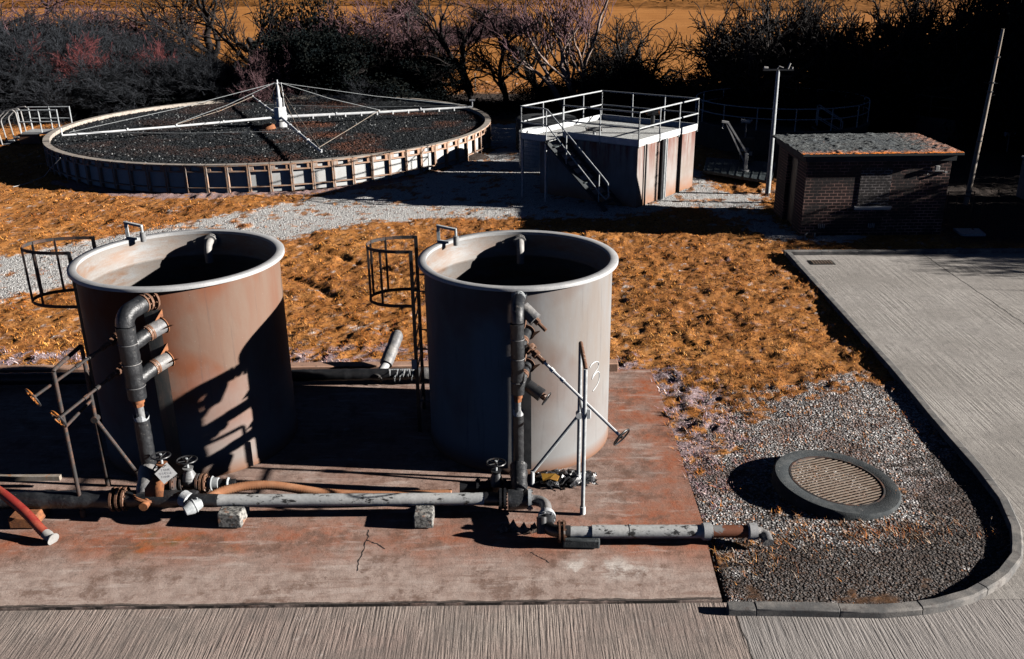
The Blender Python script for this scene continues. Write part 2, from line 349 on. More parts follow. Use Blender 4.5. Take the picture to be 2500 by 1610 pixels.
def npmesh(name, V, F, mat, tint=None, kind=None, loc=(0, 0, 0), parent=None):
    """V (n,3), F (m,k) -> one mesh, optional per-vertex tint"""
    me = bpy.data.meshes.new(name); V = np.asarray(V, np.float32); F = np.asarray(F, np.int32)
    me.vertices.add(len(V)); me.vertices.foreach_set('co', V.ravel())
    k = F.shape[1]; me.loops.add(F.size); me.loops.foreach_set('vertex_index', F.ravel())
    me.polygons.add(len(F)); me.polygons.foreach_set('loop_start', np.arange(0, F.size, k, dtype=np.int32))
    me.polygons.foreach_set('loop_total', np.full(len(F), k, np.int32))
    me.update(calc_edges=True); me.materials.append(mat)
    if tint is not None:
        a = me.color_attributes.new('tint', 'FLOAT_COLOR', 'POINT')
        a.data.foreach_set('color', np.c_[tint, np.ones(len(tint))].astype(np.float32).ravel())
    ob = bpy.data.objects.new(name, me); COL.objects.link(ob); ob.location = loc
    if parent: ob.parent = parent
    if kind: ob['kind'] = kind
    return ob

# value noise
def vnoise(x, y, seed):
    xi = np.floor(x).astype(np.int64); yi = np.floor(y).astype(np.int64); fx = x-xi; fy = y-yi
    def h(a, b):
        n = (a*374761393 + b*668265263 + seed*982451653) & 0x7fffffff
        n = ((n ^ (n >> 13))*1274126177) & 0x7fffffff
        return ((n ^ (n >> 16)) & 0xffff)/65535.
    sx = fx*fx*(3-2*fx); sy = fy*fy*(3-2*fy)
    return (h(xi, yi)*(1-sx)+h(xi+1, yi)*sx)*(1-sy)+(h(xi, yi+1)*(1-sx)+h(xi+1, yi+1)*sx)*sy
def fbm(x, y, seed, o=4):
    s = 0.; a = .5; t = 0.
    for i in range(o): s = s+a*vnoise(x*2**i, y*2**i, seed+i); t += a; a *= .55
    return s/t
def inpoly(x, y, P):
    r = np.zeros(x.shape, bool); n = len(P)
    for i in range(n):
        x1, y1 = P[i]; x2, y2 = P[(i+1) % n]
        if y1 == y2: continue
        c = ((y1 > y) != (y2 > y)) & (x < (x2-x1)*(y-y1)/(y2-y1)+x1); r ^= c
    return r
def softpoly(x, y, P, wob, seed, fr=1.3):
    x = x+(fbm(x*7, y*7, seed+50, 3)-.5)*wob*2.4; y = y+(fbm(x*7+3, y*7, seed+60, 3)-.5)*wob*2.4
    """1 inside the polygon, 0 outside, with a ragged edge"""
    dx = (fbm(x*fr, y*fr, seed)-.5)*wob*4; dy = (fbm(x*fr+9, y*fr+31, seed)-.5)*wob*4
    acc = 0.
    for ox, oy in ((0, 0), (wob*.4, 0), (-wob*.4, 0), (0, wob*.4), (0, -wob*.4)): acc = acc+inpoly(x+dx+ox, y+dy+oy, P)
    return acc/5.

# ------------------------------------------------------------------ ground
FC = (-9.82, 39.7); FR = 8.945; FZ = .97       # round filter: centre, radius, rim height
KERB = [(7.14, 22.9), (7.0, 15.5), (6.87, 13.2), (6.84, 11.85), (6.77, 11.03), (6.58, 10.3), (6.3, 9.73), (5.88, 9.3), (5.37, 8.98), (4.84, 8.79), (4.22, 8.72), (3.05, 8.78), (2.46, 8.8)]
PATH = [(-30, 12), (-11.85, 19.9), (-11.0, 21.0), (-9.5, 22.4), (-6.5, 24.8), (-4.9, 26.2), (-2.54, 27.2), (.29, 27.0), (3.3, 26.8), (4.6, 27.9), (5.9, 28.3), (6.4, 26.6), (6.9, 25.0), (7.2, 24.3), (9.3, 24.0), (9.9, 24.7), (8.0, 24.8), (7.6, 27.8), (8.9, 30.8), (8, 29.5), (6.9, 30.6), (6.9, 34), (3.6, 38), (1.5, 45), (-1.2, 45), (-.6, 38), (-2.6, 34.0), (-5.3, 31.3), (-6.6, 29.9), (-8.36, 28.0), (-9.98, 26.7), (-11.76, 25.0), (-13.34, 23.4), (-30, 17)]
BED = [(2.3, 8.6), (8, 8.6), (8, 15.2), (6.5, 15.2), (5.2, 14.7), (4.2, 14.2), (3.4, 13.4), (2.9, 12.3), (2.3, 12)]
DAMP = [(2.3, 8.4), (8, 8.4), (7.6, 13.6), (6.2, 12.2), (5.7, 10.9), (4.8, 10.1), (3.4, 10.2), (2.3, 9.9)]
LITT = [(-12, 15.6), (-12, 16.9), (-4, 16.8), (-1, 16.9), (1.6, 16.3), (3.0, 16.0), (3.7, 14.6), (3.7, 12.8), (3.0, 10.9), (2.4, 10.5), (2.4, 15.6)]
def ragged(x, y, P, wd, seed):
    acc = 0.; n = 14
    for k in range(n): a = k*2.4; rr = wd*math.sqrt((k+.5)/n); acc = acc+inpoly(x+rr*math.cos(a), y+rr*math.sin(a), P)
    nz = fbm(x*7, y*7, seed, 3); nz = (nz-.5)*1.6+.5+(fbm(x*1.5, y*1.5, seed+9, 2)-.5)*.5
    return np.clip((acc/n-nz*.9-.05)*5+.5, 0, 1)
def masks(x, y):
    r = np.hypot(x-FC[0], y-FC[1])
    gr = ragged(x, y, PATH, .35, 5); bed = ragged(x, y, BED, 1.0, 8)*np.where(x > 6.2, 1, 1.)
    ring = ((r < FR+.65+(fbm(x*2, y*2, 3)-.5)*.5) & (y < 37)).astype(float)
    lit = ragged(x, y, LITT, .7, 15); lit = np.maximum(lit*(fbm(x*4, y*4, 44) > .44), ring*.85*(y < 33))
    dark_ground = ragged(x, y, DAMP, .8, 25)
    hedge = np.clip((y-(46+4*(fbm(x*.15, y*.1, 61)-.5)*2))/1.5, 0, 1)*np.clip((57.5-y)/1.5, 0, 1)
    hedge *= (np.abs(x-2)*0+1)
    right_shade = np.maximum(np.clip((x-7.5)/1.5, 0, 1)*np.clip((y-31.5)/1.5, 0, 1), np.clip((x-11.3)/1.2, 0, 1)*np.clip((y-23.2)/1, 0, 1))*np.clip((52-y)/2, 0, 1)  # shade behind and right of the shed, painted into the ground colour
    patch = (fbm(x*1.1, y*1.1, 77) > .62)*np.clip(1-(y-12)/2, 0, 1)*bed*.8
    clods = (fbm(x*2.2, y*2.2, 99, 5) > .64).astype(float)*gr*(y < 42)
    return np.maximum(gr*(1-clods*.85), bed)*(1-ring*(y < 33)), lit, np.maximum(np.maximum(np.maximum(dark_ground*.85, hedge), right_shade), patch*.5)
def slab(x, y):   # where paved slabs lie
    kx = np.interp(y, [8.8, 9.0, 9.3, 9.73, 10.3, 11.0, 11.85, 13.2, 15.5, 22.9], [4.9, 5.4, 5.9, 6.3, 6.6, 6.79, 6.86, 6.89, 7.02, 7.16])
    return (y < 8.75) | ((x > kx) & (y < 22.95)) | ((x < 2.46) & (y < 15.75))
RUTS = [[(686, 568), (770, 592), (860, 616), (990, 645)], [(655, 640), (700, 655), (770, 690)], [(200, 470), (300, 480), (420, 500)]]
RUTS = [[(G(*p).x, G(*p).y) for p in L_] for L_ in RUTS]
def rut(x, y):
    d = np.full(np.shape(x), 9.)
    wx = x+(fbm(x*1.3, y*1.3, 402, 3)-.5)*.5; wy = y+(fbm(x*1.3, y*1.3, 403, 3)-.5)*.5
    for L_ in RUTS:
        for (x1, y1), (x2, y2) in zip(L_, L_[1:]):
            t_ = np.clip(((wx-x1)*(x2-x1)+(wy-y1)*(y2-y1))/((x2-x1)**2+(y2-y1)**2), 0, 1); d = np.minimum(d, np.hypot(wx-x1-t_*(x2-x1), wy-y1-t_*(y2-y1)))
    return np.clip(1-d/.2, 0, 1)
def gheight(x, y, gm, lm, dm):
    c = fbm(x*.45, y*.45, 1, 3)-.5; t = fbm(x*2.6, y*2.6, 2, 4)-.5; f = fbm(x*9, y*9, 4, 3)-.5
    gz = c*.12 + np.maximum(t, -.12)*.15 + f*.09
    z = gz*(1-gm) + (c*.04 + f*.022)*gm
    fade = np.clip((y-8.6)/3, .25, 1)
    return z*fade-.07*rut(x, y)*(1-gm)
xs = np.linspace(-26, 22, 760); ys = [8.3]
while ys[-1] < 64: ys.append(ys[-1]+max(.055, ys[-1]*.0042))
ys = np.array(ys); X, Y = np.meshgrid(xs, ys)
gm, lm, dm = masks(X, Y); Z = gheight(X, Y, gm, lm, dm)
sl_ = slab(X, Y); Z = np.where(sl_, -.16, Z)
rr = np.hypot(X-FC[0], Y-FC[1]); Z = np.where(rr < FR-.1, -.1, Z)
edge = (X < -25.9) | (X > 21.9) | (Y < 8.35) | (Y > 63.7); Z = np.where(edge, -.5, Z)
ny, nx = X.shape; idx = np.arange(ny*nx).reshape(ny, nx)
F = np.stack([idx[:-1, :-1], idx[:-1, 1:], idx[1:, 1:], idx[1:, :-1]], -1).reshape(-1, 4)
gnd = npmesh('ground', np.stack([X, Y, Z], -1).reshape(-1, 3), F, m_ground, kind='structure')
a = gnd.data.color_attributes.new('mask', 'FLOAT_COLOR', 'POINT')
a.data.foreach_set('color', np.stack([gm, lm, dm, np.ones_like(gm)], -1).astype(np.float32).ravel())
gnd.data.shade_smooth()
# far field, one sheet out to the horizon
fx = np.linspace(-400, 400, 161); fy = np.concatenate([np.linspace(-60, 64, 32), np.linspace(68, 700, 120)])
X2, Y2 = np.meshgrid(fx, fy)
Z2 = np.where((Y2 < 62) & (Y2 > 5) & (X2 > -25) & (X2 < 21), -.6, -.06) + np.clip(Y2-200, 0, 500)*.10 + (fbm(X2*.02, Y2*.02, 12, 3)-.5)*1.2*np.clip((Y2-70)/60, 0, 1)
Z2 = np.where((Y2 > 0) & (Y2 < 66) & (X2 > -29) & (X2 < 26), -.6, Z2)
ny, nx = X2.shape; idx = np.arange(ny*nx).reshape(ny, nx)
F = np.stack([idx[:-1, :-1], idx[:-1, 1:], idx[1:, 1:], idx[1:, :-1]], -1).reshape(-1, 4)
fld = npmesh('field', np.stack([X2, Y2, Z2], -1).reshape(-1, 3), F, m_field, kind='structure'); fld.data.shade_smooth()

struct('road', MB().add([(-40, -20, 0), (40, -20, 0), (40, 8.97, 0), (-40, 8.97, 0)], [(0, 1, 2, 3)]), m_road, smooth=False)
yb = MB(); kx = [(x+.0, y) for x, y in KERB[::-1] if y >= 8.97]
poly = [(40, 8.974), (40, 22.9)]+[(x, y) for x, y in KERB if y > 8.97]+[(5.35, 8.974)]
yb.add([(x, y, .0) for x, y in poly], [tuple(range(len(poly)))])
struct('yard', yb, m_yard, smooth=False)
pd = MB().prism([(-40, 8.98), (2.44, 8.98), (2.47, 9.7), (2.53, 10.6), (2.55, 12.3), (2.58, 14), (2.55, 15.7), (-40, 15.9)], -.2, .03)
struct('concrete_pad', pd, m_pad, bevel=0)
rgc = random.Random(4); ck_ = MB()
for L_ in ([(862, 1238), (856, 1262), (846, 1290), (836, 1312), (831, 1338)], [(856, 1262), (880, 1270), (900, 1284)], [(1240, 1290), (1262, 1303), (1290, 1318)]):
    P = []
    for a_, b_ in zip(L_, L_[1:]):
        for k in range(5): P.append(G(a_[0]+(b_[0]-a_[0])*k/5+rgc.uniform(-3, 3), a_[1]+(b_[1]-a_[1])*k/5+rgc.uniform(-1, 1), .032))
    for a_, b_ in zip(P, P[1:]): w_ = rgc.uniform(.003, .009); n_ = Vector((-(b_-a_).y, (b_-a_).x, 0)).normalized()*w_; ck_.add([a_-n_, b_-n_, b_+n_, a_+n_], [(0, 1, 2, 3)])
struct('pad_crack', ck_, m_dark, smooth=False)
kb = MB()   # upstand along the back of the pad
kb.bar((-40, 15.86, .09), (1.95, 15.72, .09), .22, .2)
struct('pad_upstand', kb, worn('rust_tinted_kerb', (.34, .20, .14), (.40, .25, .18), 3, rough=.9, c=(.12, .09, .07), cth=(.58, .66), bump=.5, bd=.006), bevel=.012)
# kerb stones as one kerb, with open joints
def kerbline(P, name, wdt=.135, h=.105, step=.95, inner=1):
    mb = MB(); L = [0]
    for a_, b_ in zip(P, P[1:]): L.append(L[-1]+math.dist(a_, b_))
    xs_ = [p[0] for p in P]; ys_ = [p[1] for p in P]
    def at(s): return Vector((float(np.interp(s, L, xs_)), float(np.interp(s, L, ys_)), 0))
    s = 0
    while s < L[-1]-.1:
        e = min(s+step, L[-1]); k = 4; ring = []
        for i in range(k+1):
            q = s+.0012+(e-s-.0024)*i/k; p = at(q); t = (at(q+.08)-at(q-.08)).normalized(); n_ = Vector((-t.y, t.x, 0))*inner
            dz = random.Random(int(s*77)).uniform(-.006, .006)
            ring.append([p-n_*wdt/2+Vector((0, 0, -.1)), p-n_*wdt/2+Vector((0, 0, h*.82+dz)), p-n_*wdt*.32+Vector((0, 0, h+dz)), p+n_*wdt/2+Vector((0, 0, h+dz)), p+n_*wdt/2+Vector((0, 0, -.1))])
        vs = [v for r_ in ring for v in r_]; m = 5
        fs = [(i*m+j, i*m+(j+1) % m, (i+1)*m+(j+1) % m, (i+1)*m+j) for i in range(k) for j in range(m)]
        fs += [tuple(range(m-1, -1, -1)), tuple(k*m+j for j in range(m))]
        mb.add(vs, fs); s = e
    return struct(name, mb, m_kerb, bevel=.008)
kerbline(KERB, 'kerb', inner=-1)
kerbline([(7.05, 22.98), (40, 22.6)], 'rear_kerb', inner=1)

# ---- grass blades, dead leaves, loose stones
rng = np.random.default_rng(7)
def scatter(n, x0, x1, y0, y1, power=2.):
    # more where the eye is close
    u = rng.random(n); y = (y0**(1-power)+(y1**(1-power)-y0**(1-power))*u)**(1/(1-power)); hw = y*.60+1
    x = (rng.random(n)*2-1)*hw; k = (x > x0) & (x < x1); return x[k], y[k]
def blades(name, x, y, base, hmin, hmax, wd, cols, per, spread, lean, label):
    n = len(x); x = np.repeat(x, per)+rng.normal(0, spread, n*per); y = np.repeat(y, per)+rng.normal(0, spread, n*per)
    g_, l_, d_ = masks(x, y); z = gheight(x, y, g_, l_, d_); z = z-.01; N = len(x)
    ok = ~slab(x-.03, y) & (np.hypot(x-FC[0], y-FC[1]) > FR+.05); x, y, z = x[ok], y[ok], z[ok]; N = len(x)
    a = rng.random(N)*2*np.pi; h = hmin+(hmax-hmin)*rng.random(N)**1.5; ln = lean*(.3+rng.random(N)); sc = np.clip(y/15, .8, 2.6)
    wv = wd*sc*(0.6+.8*rng.random(N))
    px, py = np.cos(a), np.sin(a); b = a+rng.normal(0, .8, N)+1.57
    P0 = np.stack([x-px*wv, y-py*wv, z], 1); P1 = np.stack([x+px*wv, y+py*wv, z], 1)
    P2 = np.stack([x+np.cos(b)*ln*h, y+np.sin(b)*ln*h, z+h], 1)
    V = np.stack([P0, P1, P2], 1).reshape(-1, 3); F = np.arange(N*3).reshape(N, 3)
    ci = rng.integers(0, len(cols), N); patch = fbm(x*.9, y*.9, 321)
    C = np.array(cols)[ci]*(.5+1.1*rng.random((N, 1)))*(.35+.8*patch[:, None]+.6*fbm(x*4, y*4, 654)[:, None])
    hue = np.clip((fbm(x*.33, y*.33, 777, 4)-.32)*2.8, 0, 1)[:, None]; C = C*(np.array([[1.0, .78, .62]])*(1-hue)+np.array([[1.25, 1.32, 1.45]])*hue)*(1-.75*rut(x, y))[:, None]
    return npmesh(name, V, F, m_blade, np.repeat(C, 3, 0), kind='stuff')
gx, gy = scatter(85000, -26, 8.9, 8.8, 50, 1.9)
g_, l_, d_ = masks(gx, gy); cl = fbm(gx*2.6, gy*2.6, 2, 4)
ok = ((g_ < .5) | (rng.random(len(gx)) < .05)) & (l_ < .5) & (d_ < .5) & (rng.random(len(gx)) < (cl-.25)*2.2)
GC = [(.50, .20, .035), (.40, .14, .022), (.58, .30, .10), (.20, .06, .018), (.54, .235, .05), (.05, .022, .015), (.10, .04, .02)]
tag(blades('grass', gx[ok], gy[ok], 0, .02, .085, .005, GC, 8, .04, 1.1, ''), 'rough orange turf around the tanks and the round filter', 'grass')
lx, ly = scatter(34000, -13, 4, 9.8, 17.6, 1.2); g_, l_, d_ = masks(lx, ly); ok = (l_ > .4)
LC = [(.30, .22, .24), (.44, .37, .36), (.16, .09, .11), (.40, .34, .33), (.42, .17, .04), (.20, .12, .15)]
tag(blades('dead_leaf_litter', lx[ok], ly[ok], 0, .02, .075, .008, LC, 4, .03, 1.6, ''), 'purple grey dead stalks and leaves along the concrete pad edge', 'litter')
# weeds round the manhole and the kerb bed
wx = np.concatenate([rng.normal(4.9, .7, 500), rng.normal(3.0, .45, 260), rng.uniform(2.7, 6.5, 500)]); wy = np.concatenate([rng.normal(10.35, .16, 500), rng.normal(9.95, .25, 260), rng.uniform(12.5, 15, 500)])
tag(blades('weeds', wx, wy, 0, .02, .09, .005, [(.40, .17, .04), (.34, .12, .04), (.5, .4, .3)], 4, .03, 1.4, ''), 'thin orange weeds in the gravel round the manhole', 'weeds')
# loose stones of the gravel bed
sx, sy = scatter(150000, 2.4, 7.1, 8.9, 15.5, 1.2); g_, l_, d_ = masks(sx, sy)
ok = (g_ > .4) & ~slab(sx+.08, sy) & ~slab(sx-.05, sy) & (np.hypot(sx-4.57, sy-11.38) > .9) & (rng.random(len(sx)) < 1-.6*d_)
sx, sy, dd = sx[ok], sy[ok], d_[ok]
gx2, gy2 = scatter(60000, -13, 8.5, 19.5, 38, 1.3); g_, l_, d2 = masks(gx2, gy2); ok = (g_ > .5) & (np.hypot(gx2-FC[0], gy2-FC[1]) > FR+.1); 
sx = np.r_[sx, gx2[ok]]; sy = np.r_[sy, gy2[ok]]; dd = np.r_[dd, d2[ok]]
OCT = np.array([(1, 0, 0), (0, 1, 0), (-1, 0, 0), (0, -1, 0), (0, 0, 1)], float); OF = np.array([(0, 1, 4), (1, 2, 4), (2, 3, 4), (3, 0, 4)])
def stones(name, x, y, z, rad, C, label):
    N = len(x); V = OCT[None]*rad[:, None, None]*(.6+.8*rng.random((N, 5, 1))); V[:, :, 2] *= .75
    a = rng.random(N)*6.28; ca, sa_ = np.cos(a)[:, None], np.sin(a)[:, None]
    V = np.stack([V[:, :, 0]*ca-V[:, :, 1]*sa_, V[:, :, 0]*sa_+V[:, :, 1]*ca, V[:, :, 2]], -1)
    V += np.stack([x, y, z], -1)[:, None]; F = (OF[None]+5*np.arange(N)[:, None, None]).reshape(-1, 3)
    return tag(npmesh(name, V.reshape(-1, 3), F, m_stone, np.repeat(C, 5, 0), kind='stuff'), label, 'stones')
g_, l_, d_ = masks(sx, sy); z = gheight(sx, sy, g_, l_, d_)
pal = np.array([(.46, .45, .44), (.74, .73, .72), (.14, .135, .13), (.40, .22, .14), (.02, .02, .02)])
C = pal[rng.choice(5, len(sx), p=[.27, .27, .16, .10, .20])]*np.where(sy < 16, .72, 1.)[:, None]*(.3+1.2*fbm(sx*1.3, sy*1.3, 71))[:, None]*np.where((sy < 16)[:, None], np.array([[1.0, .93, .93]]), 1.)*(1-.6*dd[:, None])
stones('gravel', sx, sy, z, (.0055+.009*rng.random(len(sx)))*np.clip(sy/13, .85, 1.7), C, 'pale loose gravel in the kerbed bed and along the path')

# ------------------------------------------------------------------ two storage tanks
def storage_tank(c, rr, zt, mat, label, cage, davit_a):
    cx, cy = c; rb = rr*.942; z0 = .045
    t = thing('storage_tank', label, 'tank', (cx, cy, z0), 'open topped storage tanks')
    wl = MB().lathe([(rb+.012, z0), (rb+.012, z0+.07), (rb, z0+.085), (rb, zt-.05)], (cx, cy, 0)); wl.build('wall', mat, t, ang=60)
    MB().lathe([(rb-.03, zt-.05), (rb-.03, zt-.36), (rb-.045, zt-.37), (rb-.045, zt-.42), (rb-.03, zt-.43), (rb-.03, z0+.05), (0, z0+.05)], (cx, cy, 0)).build('lining', m_tank_in, t, ang=60)
    MB().lathe([(rb-.03, zt-.05), (rb-.035, zt-.005), (rb-.02, zt), (rr-.01, zt), (rr, zt-.01), (rr, zt-.05), (rr-.012, zt-.055), (rb, zt-.055)], (cx, cy, 0)).build('rim', m_rim, t, ang=50)
    # spout at the back, hanging inside
    px, py = cx+.05, cy+rb-.03; sp = MB(); flange(sp, (px, py-.02, zt-.16), (0, 1, 0), .11, .03, 8)
    flange(sp, (px, py-.07, zt-.16), (0, 1, 0), .10, .02)
    sp.tube([(px, py, zt-.16), (px, py-.10, zt-.16)]+arc((px, py-.12, zt-.30), (0, 0, 1), (0, -1, 0), .14, 0, math.pi/2, 6)+[(px, py-.26, zt-.46)], .062, 14)
    sp.build('spout', m_lamp, t)
    # bracket on the rim
    a = davit_a; q = Vector((cx+rr*.985*math.cos(a), cy+rr*.985*math.sin(a), zt)); b = MB()
    b.box(q+Vector((-.02, 0, .13)), (.05, .03, .30)); b.bar(q+Vector((-.04, 0, .26)), q+Vector((.27, -.10, .22)), .05, .035); b.bar(q+Vector((-.03, 0, .02)), q+Vector((.14, -.04, .0)), .05, .03)
    b.cyl(q+Vector((.26, -.10, .21)), q+Vector((.26, -.10, .12)), .022, 10); b.build('rim_bracket', m_galv, t)
    b = MB(); b.cyl(q+Vector((.26, -.10, .12)), q+Vector((.26, -.10, -.03)), .045, 12); b.build('level_sensor', m_grey, t)
    return t, rb
LX, LY, LR, LZ = -4.961, 13.287, 1.537, 3.04
RX, RY, RR, RZ = .1013, 13.337, 1.502, 2.96
tkL, rbL = storage_tank((LX, LY), LR, LZ, m_tankL, 'red brown stained open topped round tank, left of the two beside the pipe manifold', None, R_(138))
tkR, rbR = storage_tank((RX, RY), RR, RZ, m_tankR, 'pale grey open topped round tank with a chalk mark on its sunlit side', None, R_(146))
# ladders with hoop cages, parts of their tanks
def ladder(t, near, far, out, zt, cx, zl=2.2, tagp=None):
    lad = MB(); n0, f0 = Vector((*near, 0)), Vector((*far, 0))
    for p in (n0, f0):
        lad.bar((p.x, p.y, .05), (p.x, p.y, zt-.42), .055, .02, (0, 1, 0)); lad.bar((p.x, p.y, zt-.42), (p.x-.13*0+.0, p.y, zt-.2), .055, .02, (0, 1, 0))
        lad.bar((p.x, p.y, zt-.22), (p.x, p.y, zt), .055, .02, (0, 1, 0))
    k = .3
    while k < zt-.5: lad.cyl((n0.x, n0.y, k), (f0.x, f0.y, k), .013, 6); k += .27
    for z in (.6, 1.5, 2.45):
        for p in (n0, f0): lad.bar((p.x, p.y, z), (p.x+(cx-p.x)*.14, p.y, z-.02), .04, .012)
    lo = lad.build('ladder', m_dark, t)
    cg = MB(); ry = (far[1]-near[1])/2; cy_ = (far[1]+near[1])/2; rx = abs(out-near[0])
    def hoop(z): return [Vector((near[0]-rx*math.sin(math.pi*i/16)**.72, cy_-ry*math.cos(math.pi*i/16)*1.0, z)) for i in range(17)]
    for z in (zt-.02, zl):
        P = hoop(z)
        for a_, b_ in zip(P, P[1:]): cg.bar(a_, b_, .012, .05)
    for i in (3, 6, 10, 13):
        P = hoop(0)[i]; cg.bar((P.x, P.y, zl-.02), (P.x, P.y, zt), .035, .012, (0, 1, 0))
    cg.build('safety_cage', m_dkrust, t)
    return lo
ladder(tkL, (-6.66, 13.42), (-6.66, 14.28), -7.55, 3.08, LX)
lr = ladder(tkR, (-1.50, 13.28), (-1.50, 14.1), -2.22, 3.08, RX)
MB().box((-1.53, 13.24, 1.25), (.085, .02, .17)).build('ladder_tag', m_rim, tkR, bevel=.01)
# thin darker strip down the nozzle line of each tank wall
for (c_, rb_, a0_, a1_, zt_, tk, m__) in (((RX, RY), rbR, -91, -83.5, 1.92, tkR, m_dark), ((LX, LY), rbL, -92, -84, 2.9, tkL, worn('teal_stained_laminate', (.035, .04, .042), (.07, .06, .055), 5, rough=.5, c=(.14, .10, .08), cth=(.6, .7), stretch=(2, 2, .3)))):
    MB().lathe([(rb_-.01, .1), (rb_+.006, .1), (rb_+.006, zt_), (rb_-.01, zt_)], (c_[0], c_[1], 0), 8, R_(a0_), R_(a1_)).build('laminate_strip', m__, tk)
# chalk mark drawn on the sunlit side of the pale tank
def on_tank(px, py):
    d = ray(px, py); o = Vector((0, 0, HCAM)); ax, ay = -RX, -RY; A = d.x**2+d.y**2; B = 2*(d.x*ax+d.y*ay); Cq = ax*ax+ay*ay-(rbR+.003)**2
    tt = (-B-math.sqrt(B*B-4*A*Cq))/(2*A); return o+d*tt
ck = MB()
for st in ([(720, 540), (730, 522), (745, 510), (760, 504), (772, 508), (775, 525), (768, 545), (755, 565), (742, 585), (735, 603)], [(733, 612), (742, 592), (755, 573), (768, 564), (778, 572), (779, 595), (775, 620), (765, 645), (752, 665), (738, 684)]):
    P = [on_tank((1150+x*410/1018)/K, (680+y*410/1018)/K) for x, y in st]; ck.tube(P, .008, 5)
ck.build('chalk_mark', m_white, tkR)
# strip of sheet at tank foot
bp = MB(); bp.bar((LX+1.0, LY-1.06, .06), (LX+1.0, LY-1.06, .46), .10, .02, (0, 1, 0)); bp.build('hold_down_plate', m_grey, tkL)

# ------------------------------------------------------------------ risers
def sleeve_top(mb, c, r, seed):     # torn wrap edge
    rg = random.Random(seed); n = 12
    vs = [Vector(c)+Vector((math.cos(6.283*k/n)*r, math.sin(6.283*k/n)*r, 0)) for k in range(n)]
    vs2 = [Vector(c)+Vector((math.cos(6.283*k/n)*r*rg.uniform(1.0, 1.4), math.sin(6.283*k/n)*r*rg.uniform(1.0, 1.4), rg.uniform(.05, .14))) for k in range(n)]
    mb.add(vs+vs2, [(k, (k+1) % n, n+(k+1) % n, n+k) for k in range(n)])
def wrapped(mb, pts, r, n=18, wob=.006, seed=1):
    rg = random.Random(seed); P = []; pts = [Vector(p) for p in pts]
    for a_, b_ in zip(pts, pts[1:]):
        L = (b_-a_).length; k = max(1, int(L/.06))
        for i in range(k): P.append(a_.lerp(b_, i/k))
    P.append(pts[-1]); mb.tube(P, [r+rg.uniform(-wob, wob) for _ in P], n)
def riser(x, y, ztop, tank, rb, z_br, bx, r, label, left):
    tx, ty = tank
    t = thing('riser_pipe', label, 'pipe', (x, y, .05), 'riser pipes on the tank fronts'); q_ = r/.13
    up = MB(); top = Vector((x, y, ztop)); n_ = Vector((bx*.5, math.sqrt(1-(bx*.5)**2), 0))
    noz = Vector((tx, ty, ztop+.05)) - n_*0; # nozzle on the tank wall
    ang = math.atan2(y-ty, x+bx*.28-tx); wpt = Vector((tx+rb*math.cos(ang), ty+rb*math.sin(ang), ztop+.02)); dirn = (wpt-Vector((x, y, ztop+.02))); dirn.z = 0; L = dirn.length; dirn.normalize()
    el = arc(Vector((x, y, ztop-.17))+dirn*.17, -dirn, Vector((0, 0, 1)), .17, 0, math.pi/2, 7)
    wrapped(up, [(x, y, 1.62), (x, y, ztop-.18)], r, seed=3); up.tube(el+[wpt-dirn*.20], r*.98, 18)
    up.build('upper_wrap', m_wrap, t)
    bd = MB()
    for z in (1.80, 2.14, 2.42):
        bd.torus((x, y, z), (0, 0, 1), r+.004, .006, 20, 5)
    bd.build('wrap_band', m_gwrap, t)
    fl = MB(); flange(fl, wpt-dirn*.03, dirn, .155*q_, .03, 8); flange(fl, wpt-dirn*.11, dirn, .13*q_, .035, 8); fl.cyl(wpt-dirn*.2, wpt, .085*q_); flange(fl, wpt-dirn*.185, dirn, .135*q_, .025, 8)
    fl.build('top_flange', m_rust if left else m_galv, t)
    # side branches
    for i, z in enumerate(z_br):
        b = MB(); a2 = ang+R_(4); w2 = Vector((tx+rb*math.cos(a2), ty+rb*math.sin(a2), z)); d2 = w2-Vector((x, y, z-.10)); d2.normalize(); s2 = w2-d2*.30
        wrapped(b, [(x, y, z-.14), s2], r*.82, 16, .004, 9+i); b.build('branch_tee', m_wrap, t)
        b = MB(); flange(b, s2+d2*.015, d2, .118*q_, .035, 8); flange(b, s2+d2*.055, d2, .118*q_, .03, 8); b.build('branch_flange', m_rust, t)
        b = MB(); b.cyl(s2+d2*.06, w2-d2*.03, .115*q_, 20); b.build('branch_stub', m_gwrap if left else m_wrap, t)
        b = MB(); flange(b, w2-d2*.025, d2, .125, .012); 
        for s_ in (-1, 1):   # gusset plates on the tank wall
            sd = Vector((-d2.y, d2.x, 0))*s_; b.add([w2+sd*.11-d2*.02, w2+sd*.2-d2*.0+Vector((0, 0, .02)), w2+sd*.11-d2*.16], [(0, 1, 2)]); b.add([w2+sd*.11-d2*.02+Vector((0, 0, .01)), w2+sd*.2+Vector((0, 0, .03)), w2+sd*.11-d2*.16+Vector((0, 0, .01))], [(2, 1, 0)])
        b.add([w2+Vector((0, 0, .11)), w2+Vector((0, 0, .22)), w2-d2*.14+Vector((0, 0, .11))], [(0, 1, 2)]); b.build('branch_collar', m_orust if left else m_rust, t)
    nk = MB(); nk.cyl((x, y, 1.25), (x, y, 1.66), .058*q_, 16); nk.build('bare_neck', m_grey, t)
    c1 = MB(); sleeve_top(c1, (x, y, 1.50), .07*q_, 4); c1.cyl((x, y, 1.56), (x, y, 1.63), .09*q_, 14); c1.build('rust_collar', m_orust, t)
    tp = MB(); sleeve_top(tp, (x, y, 1.27), .098*q_, 8); tp.build('torn_white_lining', m_tape, t, ang=20)
    lw = MB(); wrapped(lw, [(x, y, 1.30), (x, y, .48)], r*.86, seed=7); lw.build('lower_wrap', m_wrap, t)
    return t
